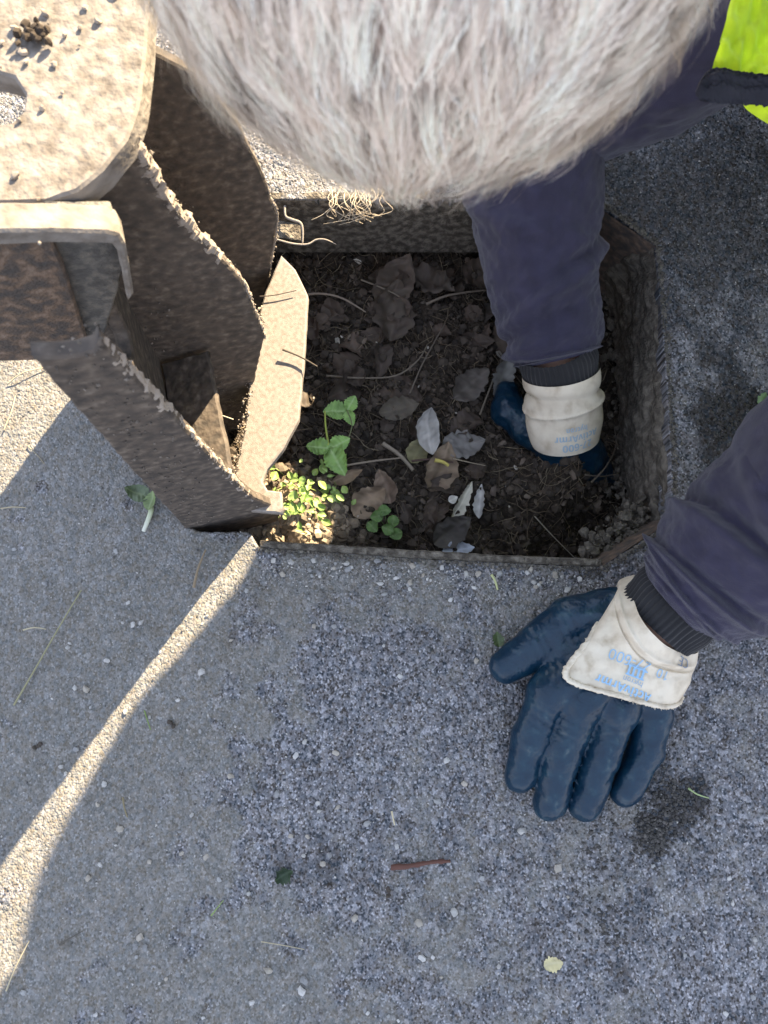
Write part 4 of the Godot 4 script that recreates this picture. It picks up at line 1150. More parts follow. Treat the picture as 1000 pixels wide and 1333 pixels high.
# Short grey hair: locks of strands that leave the crown and lie down over the head.
func make_hair(root: Node3D, o: Vector3, head: Vector3) -> void:
	var r0 := 0.0742
	var whorl := Vector3(0.05, 0.46, -0.88).normalized()
	var swirl := noise(1.7, FastNoiseLite.TYPE_SIMPLEX_SMOOTH, 3, 171)
	var b := B.new()
	b.own_normals = true
	var segs := 6
	var total := 3300
	for g in total:
		var n := Vector3(rng.randfn(), rng.randfn(), rng.randfn()).normalized()
		if n.y < -0.62: continue
		if n.dot(Vector3(0.0, 0.5, 0.86)) < -0.55: continue
		# the lock's own way over the scalp
		var ns := []
		var q := n
		var len := rng.randf_range(0.015, 0.027)
		var bend := rng.randf_range(-0.3, 0.3) + 0.9 * swirl.get_noise_3dv(n * 1.3)
		var curl := rng.randf_range(-0.3, 0.3)
		for s in segs:
			ns.append(q)
			var t := q * whorl.dot(q) - whorl
			t = t.normalized() if t.length() > 0.05 else Vector3(rng.randfn(), rng.randfn(), rng.randfn()).normalized()
			t = t.rotated(q, bend + curl * s / segs)
			q = (q + t * len / segs / r0).normalized()
		var tall := rng.randf_range(0.0065, 0.0118)
		var tone := rng.randf_range(0.74, 1.12)
		var warm := rng.randf_range(-0.02, 0.02)
		var kids := rng.randi_range(16, 34)
		var spread := rng.randf_range(0.0026, 0.0046)
		for k in kids:
			var ax := n.cross(Vector3(0.3, 0.5, 0.8)).normalized()
			var ay := n.cross(ax)
			var off := (ax * rng.randfn() + ay * rng.randfn()) * spread
			var h := tall * rng.randf_range(0.55, 1.15) + (rng.randf_range(0.0, 0.004) if k % 7 == 0 else 0.0)
			var reach := rng.randf_range(0.75, 1.1)
			var close := rng.randf_range(0.45, 0.85)
			var wav := rng.randf_range(-0.0012, 0.0012)
			var light := tone * rng.randf_range(0.85, 1.12)
			var base := b.v.size()
			var prev := Vector3.ZERO
			for s in segs:
				var t := float(s) / (segs - 1)
				var m: Vector3 = ns[s]
				if s > 0: m = (ns[0] as Vector3).lerp(ns[s], reach) if reach < 1.0 else (ns[s] as Vector3) + ((ns[s] as Vector3) - (ns[0] as Vector3)) * (reach - 1.0)
				m = m.normalized()
				var p := head + m * (r0 + h * sin(minf(t * 1.5, 1.0) * PI * 0.5)) + off * (1.0 - close * t)
				var dirn: Vector3 = (ns[mini(s + 1, segs - 1)] as Vector3) - (ns[maxi(s - 1, 0)] as Vector3)
				var wide := m.cross(dirn).normalized()
				p += wide * wav * sin(t * 5.0)
				var half := lerpf(0.00019, 0.00007, t)
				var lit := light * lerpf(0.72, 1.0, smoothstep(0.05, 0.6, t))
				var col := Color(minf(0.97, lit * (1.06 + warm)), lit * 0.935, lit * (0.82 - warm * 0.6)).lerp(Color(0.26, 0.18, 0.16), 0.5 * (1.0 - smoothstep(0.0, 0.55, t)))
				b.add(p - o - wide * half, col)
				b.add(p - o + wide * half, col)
				var nn := (m + wide * rng.randf_range(-0.5, 0.5) + dirn.normalized() * 0.25).normalized()
				b.n.append(nn)
				b.n.append(nn)
				if s > 0:
					var i0 := base + (s - 1) * 2
					b.tri(i0, i0 + 2, i0 + 1)
					b.tri(i0 + 1, i0 + 2, i0 + 3)
	# make the winding agree with the normals
	for k in range(0, b.i.size(), 3):
		var f := (b.v[b.i[k + 2]] - b.v[b.i[k]]).cross(b.v[b.i[k + 1]] - b.v[b.i[k]])
		if f.dot(b.n[b.i[k]]) < 0.0:
			var s := b.i[k + 1]
			b.i[k + 1] = b.i[k + 2]
			b.i[k + 2] = s
	var m := tinted(0.55)
	m.metallic_specular = 0.35
	m.backlight_enabled = true
	m.backlight = Color(0.35, 0.33, 0.31)
	part("hair", b.mesh(), m, root)

# ---------------------------------------------------------------- what lies in the pit
# A leaf: length along x, width along z; serrated when teeth > 0.
func leaf_mesh(length: float, width: float, curl: float, fold: float, cup: float, col: Color, rib: Color, teeth := 0, torn := 0.0, sd := 1, belly := 0.8) -> ArrayMesh:
	var n := noise(60.0, FastNoiseLite.TYPE_SIMPLEX_SMOOTH, 3, sd)
	var b := B.new()
	var nu := 20 if teeth == 0 else 30
	var nv := 10
	var ids := []
	for a in nu + 1:
		var u := float(a) / nu
		var w := width * 0.5 * pow(maxf(sin(PI * pow(u, belly)), 0.0), 0.8)
		if teeth > 0: w *= 0.86 + 0.2 * (1.0 - fposmod(u * teeth, 1.0))
		w *= 1.0 + torn * n.get_noise_2d(u * 0.12, 7.0)
		var row := []
		for e in nv + 1:
			var v := 2.0 * e / nv - 1.0
			var x := (u - 0.5) * length
			var z := v * w * (1.0 + torn * 0.6 * n.get_noise_2d(u * 0.1, 2.0 + signf(v)))
			var y := curl * length * (u - 0.5) * (u - 0.5) * 4.0 + fold * absf(v) * w + cup * v * v * w
			y += 0.2 * width * n.get_noise_2d(x, z) + 0.018 * width * cos(u * 40.0 + absf(v) * 6.0) * (0.3 + absf(v))
			var tone := 1.0 + 0.45 * n.get_noise_2d(x * 1.7 + 3.0, z * 1.7)
			var c := col * tone
			c = c.lerp(rib, 0.75 * exp(-pow(v * w / 0.0007, 2.0)) + 0.25 * pow(maxf(cos(u * 40.0 + absf(v) * 6.0), 0.0), 10.0))
			row.append(b.add(Vector3(x, y, z), c))
		ids.append(row)
	for a in nu:
		for e in nv:
			b.quad(ids[a][e], ids[a][e + 1], ids[a + 1][e + 1], ids[a + 1][e])
	return b.mesh()

func turned(yaw: float, pitch: float, roll: float) -> Basis:
	return Basis(Vector3.UP, deg_to_rad(yaw)) * Basis(Vector3.BACK, deg_to_rad(pitch)) * Basis(Vector3.RIGHT, deg_to_rad(roll))

func single(called: String, m: Mesh, material: Material, at: Vector3, turn: Basis, label: String, category: String, group := "") -> MeshInstance3D:
	var p := part(called, m, material, self)
	p.transform = Transform3D(turn, at)
	tag(p, label, category, group)
	return p

func stalk(pts: Array, r0: float, r1: float, col: Color, sides := 5, col_end = null) -> B:
	var b := B.new()
	var p := PackedVector3Array()
	for q in pts: p.append(q - pts[0])
	var mid := (r0 + r1) * 0.5
	tube(b, p, [r0, mid, mid * 0.9, r1], sides, 18, col, col_end)
	return b

func make_pit_litter() -> void:
	# crumbs of soil, as far as anyone could count them
	var kinds := []
	for k in 5:
		var b := B.new()
		lump(b, Vector3.ZERO, Vector3(1.0, 0.75, 0.9), Basis.IDENTITY, Color.WHITE, 0.3)
		kinds.append(faceted(b).mesh())
	var clods := MultiMesh.new()
	clods.transform_format = MultiMesh.TRANSFORM_3D
	clods.use_colors = true
	clods.mesh = kinds[0]
	clods.instance_count = 9000
	for k in clods.instance_count:
		var x := rng.randf_range(-0.17, 0.235)
		var z := rng.randf_range(-0.42, -0.075)
		var s := 0.0007 + 0.0048 * pow(rng.randf(), 4.0)
		clods.set_instance_transform(k, Transform3D(spin().scaled(Vector3.ONE * s), Vector3(x, pit_floor(x, z) + s * 0.4, z)))
		var t := rng.randf_range(0.4, 1.5)
		if k % 4 == 0:
			x = -0.072 + rng.randfn() * 0.028
			z = -0.118 + rng.randfn() * 0.022
			clods.set_instance_transform(k, Transform3D(spin().scaled(Vector3.ONE * s), Vector3(x, pit_floor(x, z) + s * 0.4, z)))
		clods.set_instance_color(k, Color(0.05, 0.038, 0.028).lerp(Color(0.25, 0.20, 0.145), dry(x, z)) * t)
	var co := MultiMeshInstance3D.new()
	co.name = "soil_crumbs"
	co.multimesh = clods
	co.material_override = mats.mixed
	add_child(co)
	tag(co, "loose crumbs of dark soil over the pit floor", "soil", "", "stuff")
	# fine roots and bits of straw
	var fib := B.new()
	for k in 1100:
		var x := rng.randf_range(-0.15, 0.23)
		var z := rng.randf_range(-0.41, -0.08)
		var a := rng.randf() * TAU
		var l := rng.randf_range(0.008, 0.045)
		var d := Vector3(cos(a), 0, sin(a)) * l
		var p := Vector3(x, 0, z)
		var pts := PackedVector3Array()
		for s in 4:
			var q := p + d * (s / 3.0) + Vector3(-d.z, 0, d.x) * rng.randf_range(-0.2, 0.2)
			q.y = pit_floor(q.x, q.z) + rng.randf_range(0.0005, 0.005)
			pts.append(q)
		var c := Color(0.12, 0.085, 0.055).lerp(Color(0.30, 0.25, 0.17), rng.randf() * rng.randf()) * rng.randf_range(0.5, 1.1)
		var r := rng.randf_range(0.0002, 0.0006)
		tube(fib, pts, [r, r, r * 0.8, r * 0.4], 4, 7, c)
	var fo := part("plant_fibres", fib.mesh(), mats.mixed, self)
	tag(fo, "fine dead roots and straw fibres strewn over the pit soil", "plant litter", "", "stuff")
	# broken bits of leaf
	var bits := B.new()
	for k in 900:
		var x := rng.randf_range(-0.14, 0.22)
		var z := rng.randf_range(-0.41, -0.09)
		var l := 0.0015 + 0.005 * pow(rng.randf(), 2.0)
		var c := Color(0.035, 0.026, 0.02).lerp(Color(0.13, 0.10, 0.075), rng.randf())
		if k % 23 == 0: c = Color(0.36, 0.33, 0.28)
		var turn := turned(rng.randf() * 360.0, rng.randf_range(-40, 40), rng.randf_range(-40, 40))
		var at := Vector3(x, pit_floor(x, z) + 0.0015 + rng.randf() * 0.003, z)
		var ids := []
		for s in 6: ids.append(bits.add(at + turn * (Vector3(cos(s * 1.05), 0, sin(s * 1.05) * 0.6) * l * rng.randf_range(0.6, 1.1)), c))
		var m := bits.add(at + turn * Vector3(0, l * rng.randf_range(-0.4, 0.5), 0), c * 1.15)
		for s in 6: bits.tri(m, ids[s], ids[(s + 1) % 6])
	tag(part("leaf_crumbs", faceted(bits).mesh(), mats.leaf_litter, self), "crumbled bits of dead leaves over the pit soil", "leaf litter", "", "stuff")
	# dead leaves one can tell apart: [at, length, width, yaw, pitch, roll, curl, fold, cup, colour, torn, label]
	var grey := Color(0.30, 0.29, 0.27)
	var tan := Color(0.19, 0.14, 0.095)
	var brown := Color(0.08, 0.056, 0.04)
	var dark := Color(0.04, 0.03, 0.023)
	var rows := [
		[Vector3(0.0401, -0.0762, -0.2107), 0.048, 0.023, 96, 40, 14, 0.22, -0.55, 0.5, Color(0.36, 0.34, 0.315), 0.1, "pale grey curled dead leaf standing upright in the middle of the pit"],
		[Vector3(0.0526, -0.0900, -0.1765), 0.050, 0.030, 70, 14, 20, -0.12, 0.2, 0.3, tan, 0.2, "broad tan dead leaf below the upright grey leaf"],
		[Vector3(0.0741, -0.0944, -0.1984), 0.042, 0.030, 12, -8, -10, 0.06, 0.25, 0.0, Color(0.15, 0.14, 0.13), 0.2, "flat grey dead leaf to the right of the upright grey leaf"],
		[Vector3(0.0732, -0.0953, -0.1464), 0.040, 0.011, 62, 5, 15, -0.08, 0.0, 0.8, Color(0.42, 0.40, 0.33), 0.5, "blotchy pale curled scrap of leaf, longer of the two below the tan leaf"],
		[Vector3(0.0892, -0.0984, -0.1463), 0.033, 0.011, 84, 4, -20, -0.06, 0.0, 0.7, Color(0.36, 0.35, 0.33), 0.4, "narrow pale scrap of leaf just right of the blotchy one"],
		[Vector3(0.0679, -0.0933, -0.0995), 0.030, 0.015, 8, 0, -15, 0.05, 0.2, 0.0, Color(0.36, 0.39, 0.45), 0.3, "pale blue-grey scrap lying against the near rail"],
		[Vector3(-0.0138, -0.0744, -0.1413), 0.038, 0.028, 40, 10, 25, 0.1, -0.2, 0.4, tan * 1.25, 0.2, "tan dead leaf crossing the edge of the sunlit soil"],
		[Vector3(0.0014, -0.0801, -0.1567), 0.034, 0.022, 110, 22, -20, 0.1, 0.3, 0.2, Color(0.20, 0.145, 0.105), 0.2, "rusty brown dead leaf just right of the sunlit soil"],
		[Vector3(-0.0331, -0.0709, -0.1645), 0.030, 0.012, 22, 8, 30, 0.12, 0.2, 0.9, tan * 1.3, 0.1, "rolled tan leaf lying above the green weeds"],
		[Vector3(0.1137, -0.0948, -0.2699), 0.050, 0.019, 68, 16, 20, 0.10, 0.1, 0.5, Color(0.17, 0.165, 0.15), 0.5, "torn pale grey leaf close beside the buried glove"],
		[Vector3(0.0819, -0.0948, -0.2591), 0.044, 0.026, 40, 8, 16, 0.16, 0.4, 0.4, Color(0.085, 0.072, 0.06), 0.3, "crumpled grey-brown leaf left of the buried glove"],
		[Vector3(0.0112, -0.0930, -0.3626), 0.060, 0.036, 60, 20, 10, 0.08, 0.2, 0.3, Color(0.075, 0.056, 0.042), 0.2, "large brown leaf below the middle of the far wall"],
		[Vector3(0.0450, -0.0930, -0.3626), 0.055, 0.032, -30, 12, -15, 0.1, 0.25, 0.1, Color(0.065, 0.05, 0.038), 0.3, "brown leaf near the far wall, right of the largest brown leaf"],
		[Vector3(0.0090, -0.0951, -0.3338), 0.060, 0.040, 85, 8, 15, 0.06, 0.2, 0.2, Color(0.06, 0.045, 0.033), 0.3, "brown leaf in the shade between the far wall and the pit's middle"],
		[Vector3(0.0620, -0.0942, -0.1181), 0.042, 0.026, 35, 8, 14, 0.16, 0.35, 0.3, Color(0.07, 0.062, 0.054), 0.2, "dull grey-brown leaf behind the blue-grey scrap"],
		[Vector3(0.0146, -0.0959, -0.2350), 0.040, 0.022, 14, 4, 10, 0.08, 0.2, 0.2, Color(0.09, 0.075, 0.056), 0.3, "dry olive-brown leaf left of the upright grey leaf"],
		[Vector3(0.0323, -0.0933, -0.1936), 0.028, 0.020, 60, 10, 0, 0.1, 0.3, 0.0, Color(0.17, 0.155, 0.08), 0.2, "small yellowish dead leaf under the upright grey leaf"],
		[Vector3(0.0637, -0.0928, -0.1466), 0.010, 0.008, 30, 0, 0, 0.1, 0.2, 0.0, Color(0.5, 0.48, 0.43), 0.1, "tiny pale flake beside the blotchy scrap of leaf"],
	]
	var sd := 300
	for r in rows:
		sd += 1
		single("dead_leaf", leaf_mesh(r[1], r[2], r[6], r[7], r[8], r[9], (r[9] as Color) * 1.35, 0, r[10], sd), mats.leaf_litter, r[0], turned(r[3], r[4], r[5]), r[11], "dead leaf", "dead leaves lying in the pit")
	for k in 86:
		var x := rng.randf_range(-0.11, 0.19)
		var z := rng.randf_range(-0.38, -0.10)
		if x > 0.09 and z > -0.27: continue
		if x < -0.03 and z > -0.2: continue
		var l := rng.randf_range(0.014, 0.044)
		sd += 1
		single("dead_leaf", leaf_mesh(l, l * rng.randf_range(0.45, 0.75), rng.randf_range(-0.25, 0.3), rng.randf_range(-0.3, 0.5), rng.randf_range(0, 0.8), dark.lerp(brown, rng.randf()) * rng.randf_range(0.8, 1.3), Color(0.08, 0.06, 0.045), 0, 0.25, sd), mats.leaf_litter, Vector3(x, pit_floor(x, z) + 0.005, z), turned(rng.randf() * 360.0, rng.randf_range(-25, 25), rng.randf_range(-25, 25)), "dark brown dead leaf half buried in the shaded soil of the pit", "dead leaf", "dark leaves half buried in the pit")
	# twigs and stems
	var wood := Color(0.16, 0.13, 0.10)
	var sticks := [
		[[Vector3(-0.0859, -0.0933, -0.3482), Vector3(-0.0630, -0.0872, -0.3483), Vector3(-0.0408, -0.0894, -0.3447), Vector3(-0.0180, -0.0994, -0.3351)], 0.0016, 0.0008, wood * 1.5, "curved grey twig near the far end of the hinge bar"],
		[[Vector3(-0.0547, -0.0919, -0.2665), Vector3(-0.0218, -0.0904, -0.2636), Vector3(0.0110, -0.0928, -0.2668), Vector3(0.0316, -0.0930, -0.2816), Vector3(0.0415, -0.0972, -0.2991)], 0.0011, 0.0006, wood, "long bent root across the middle of the pit"],
		[[Vector3(0.0409, -0.0910, -0.3391), Vector3(0.0630, -0.0879, -0.3471), Vector3(0.1030, -0.1017, -0.3598)], 0.0016, 0.0010, wood * 0.9, "straight brown twig below the far wall"],
		[[Vector3(-0.0373, -0.0700, -0.1721), Vector3(-0.0139, -0.0750, -0.1777), Vector3(0.0157, -0.0889, -0.1850)], 0.0013, 0.0007, wood * 1.6, "pale twig to the right of the seedling"],
		[[Vector3(-0.0014, -0.0877, -0.1987), Vector3(0.0142, -0.0888, -0.1879), Vector3(0.0271, -0.0915, -0.1739)], 0.0022, 0.0018, Color(0.24, 0.2, 0.155), "short thick stick left of the tan leaf"],
		[[Vector3(0.0255, -0.0860, -0.1813), Vector3(0.0437, -0.0833, -0.1821), Vector3(0.0638, -0.0872, -0.1802)], 0.0011, 0.0009, Color(0.08, 0.05, 0.04), "dark stem crossing in front of the upright leaf"],
		[[Vector3(0.0464, -0.0815, -0.1808), Vector3(0.0535, -0.0823, -0.1796), Vector3(0.0593, -0.0844, -0.1765)], 0.0020, 0.0016, Color(0.50, 0.42, 0.12), "short yellow stem end in front of the upright leaf"],
		[[Vector3(0.0637, -0.0851, -0.1833), Vector3(0.0794, -0.0868, -0.1800), Vector3(0.0942, -0.0922, -0.1785)], 0.0007, 0.0004, Color(0.3, 0.25, 0.18), "thin straw between the grey leaf and the buried glove"],
		[[Vector3(0.1391, -0.0972, -0.1315), Vector3(0.1575, -0.1071, -0.1145), Vector3(0.1803, -0.1219, -0.0963)], 0.0006, 0.0004, Color(0.34, 0.31, 0.25), "thin pale straw leaning towards the near right corner"],
		[[Vector3(0.1879, -0.0781, -0.1591), Vector3(0.2053, -0.0868, -0.1771), Vector3(0.2239, -0.1156, -0.2044), Vector3(0.2253, -0.1214, -0.2248)], 0.0011, 0.0005, wood * 0.8, "bent root right of the buried glove"],
		[[Vector3(0.1801, -0.0685, -0.1639), Vector3(0.2012, -0.0868, -0.1669), Vector3(0.2235, -0.1100, -0.1756)], 0.0009, 0.0005, wood * 0.9, "small straight root below the bent root"],
		[[Vector3(0.0248, -0.0946, -0.2498), Vector3(0.0351, -0.0913, -0.2747), Vector3(0.0471, -0.0913, -0.2981), Vector3(0.0596, -0.0958, -0.3222)], 0.0010, 0.0005, wood * 0.8, "slanting root above the crumpled leaf"],
		[[Vector3(0.0906, -0.0942, -0.2284), Vector3(0.1019, -0.0915, -0.2579), Vector3(0.1158, -0.0994, -0.2905)], 0.0012, 0.0007, wood * 0.7, "dark twig leaning beside the torn grey leaf"],
		[[Vector3(-0.0224, -0.0911, -0.3648), Vector3(0.0037, -0.0894, -0.3527), Vector3(0.0224, -0.0951, -0.3443)], 0.0011, 0.0006, wood, "thin twig below the far wall's left half"],
		[[Vector3(-0.0819, 0.0160, -0.2472), Vector3(-0.0682, 0.0150, -0.2417), Vector3(-0.0537, 0.0160, -0.2328)], 0.0010, 0.0005, Color(0.07, 0.055, 0.045), "short dark twig lying on the sunlit hinge bar"],
		[[Vector3(-0.1024, 0.0135, -0.2946), Vector3(-0.0898, 0.0135, -0.2959), Vector3(-0.0722, 0.0135, -0.3000)], 0.0006, 0.0004, Color(0.06, 0.05, 0.04), "hair-thin dark stem lying across the top of the hinge bar"],
		[[Vector3(-0.1350, 0.0800, -0.1779), Vector3(-0.1235, 0.0750, -0.1750), Vector3(-0.1084, 0.0700, -0.1709)], 0.0006, 0.0004, Color(0.4, 0.36, 0.28), "pale straw caught between the ribs of the cover"],
	]
	for s in sticks:
		single("twig", stalk(s[0], s[1], s[2], s[3], 6).mesh(), mats.mixed, s[0][0], Basis.IDENTITY, s[4], "twig", "twigs and roots in the pit")
	# dried roots hanging over the far rim
	var tuft := thing("root_tuft", Vector3(-0.0252, 0.0000, -0.3900), "pale tuft of dried roots hanging over the far rim", "roots")
	for k in 26:
		var x := rng.randf_range(-0.022, 0.028)
		var q := Vector3(x, 0.004, -0.012 + rng.randf() * 0.008)
		var hang := rng.randf_range(0.004, 0.016)
		part("root", stalk([q, q + Vector3(rng.randfn() * 0.005, 0.003, 0.012), q + Vector3(rng.randfn() * 0.008, -hang * 0.4, 0.018), q + Vector3(rng.randfn() * 0.01, -hang, 0.019 + rng.randf() * 0.004)], 0.0005, 0.0002, Color(0.45, 0.38, 0.28), 4).mesh(), mats.mixed, tuft).position = q
	# the seedling with its two fans of toothed leaves
	var foot := Vector3(-0.0501, -0.0773, -0.1661)
	var seed := thing("seedling", foot, "young green seedling with two fans of toothed leaves beside the hinge bar", "seedling")
	var c2 := Vector3(-0.0475, -0.0554, -0.1844)
	var c1 := Vector3(-0.0333, -0.0632, -0.2225)
	var lime := Color(0.20, 0.34, 0.09)
	part("stem", stalk([foot, foot.lerp(c2, 0.6) + Vector3(-0.004, 0.01, 0), c2], 0.0009, 0.0007, lime * 0.8).mesh(), mats.green, seed)
	part("stem", stalk([foot, Vector3(-0.0368, -0.0584, -0.1846), Vector3(-0.0289, -0.0613, -0.2061), c1], 0.0008, 0.0005, Color(0.16, 0.17, 0.08)).mesh(), mats.green, seed)
	part("stem", stalk([Vector3(-0.0490, -0.0563, -0.1875), Vector3(-0.0520, -0.0570, -0.2047), Vector3(-0.0529, -0.0567, -0.2196)], 0.0013, 0.0008, Color(0.34, 0.40, 0.08)).mesh(), mats.green, seed).position = Vector3(-0.0490, -0.0563, -0.1875) - foot
	for f in [[c1, 186, 0.022, 0.018], [c1, 62, 0.016, 0.013], [c1, -68, 0.015, 0.011], [c2, 172, 0.022, 0.017], [c2, 28, 0.020, 0.016], [c2, -62, 0.028, 0.021]]:
		sd += 1
		var turn := turned(f[1], rng.randf_range(-14, 8), rng.randf_range(-14, 14))
		var lf := part("leaf", leaf_mesh(f[2], f[3], -0.05, 0.28, 0.0, lime * rng.randf_range(0.9, 1.2), Color(0.36, 0.50, 0.22), 7, 0.0, sd, 0.72), mats.green, seed)
		lf.transform = Transform3D(turn, (f[0] as Vector3) - foot + turn * Vector3(f[2] * 0.5, 0, 0))
	# low weeds in the patch of sun
	var weeds := thing("weed_clump", Vector3(-0.0675, -0.0611, -0.1364), "clump of small round-leaved green weeds on the sunlit soil", "weeds")
	for k in 78:
		var q := Vector3(-0.0665, -0.0633, -0.1438) + Vector3(rng.randfn() * 0.017, 0, rng.randfn() * 0.016)
		q.y = pit_floor(q.x, q.z)
		var l := rng.randf_range(0.004, 0.0105)
		sd += 1
		var tip := q + Vector3(rng.randfn() * 0.006, rng.randf_range(0.006, 0.02), rng.randfn() * 0.006)
		if k % 2 == 0: part("stem", stalk([q, q.lerp(tip, 0.6) + Vector3(0.002, 0, 0), tip], 0.0006, 0.0004, Color(0.26, 0.32, 0.10), 4).mesh(), mats.green, weeds).position = q - weeds.position
		var lf := part("leaf", leaf_mesh(l, l * rng.randf_range(0.5, 0.8), rng.randf_range(-0.15, 0.1), 0.3, 0.1, Color(0.15, 0.27, 0.05).lerp(Color(0.30, 0.42, 0.12), rng.randf()), Color(0.32, 0.42, 0.16), 0, 0.05, sd, 0.9), mats.green, weeds)
		lf.transform = Transform3D(turned(rng.randf() * 360.0, rng.randf_range(-25, 25), rng.randf_range(-25, 25)), tip - weeds.position)
	var small := thing("weed_sprig", Vector3(0.0035, -0.0927, -0.1178), "small green sprig growing in the shade by the near rail", "weeds")
	for f in [[490,676], [512,682], [505,694], [484,690], [500,668], [516,700]]:
		sd += 1
		var q := Vector3(lerpf(0.0, 1.0, (f[0] - 500) / 1000.0) * 0.64, 0, 0) + small.position
		q.x = small.position.x + (f[0] - 505) * 0.00066
		q.z = small.position.z + (f[1] - 690) * 0.00066
		q.y = small.position.y + rng.randf_range(0.012, 0.02)
		part("stem", stalk([small.position, small.position.lerp(q, 0.5) + Vector3(0, 0.004, 0), q], 0.0005, 0.0004, Color(0.12, 0.17, 0.06), 4).mesh(), mats.green, small)
		var lf := part("leaf", leaf_mesh(0.0125, 0.011, -0.05, 0.15, 0.1, Color(0.09, 0.17, 0.04), Color(0.16, 0.24, 0.09), 0, 0.05, sd, 0.9), mats.green, small)
		lf.transform = Transform3D(turned(rng.randf() * 360.0, 10, -8), q - small.position)

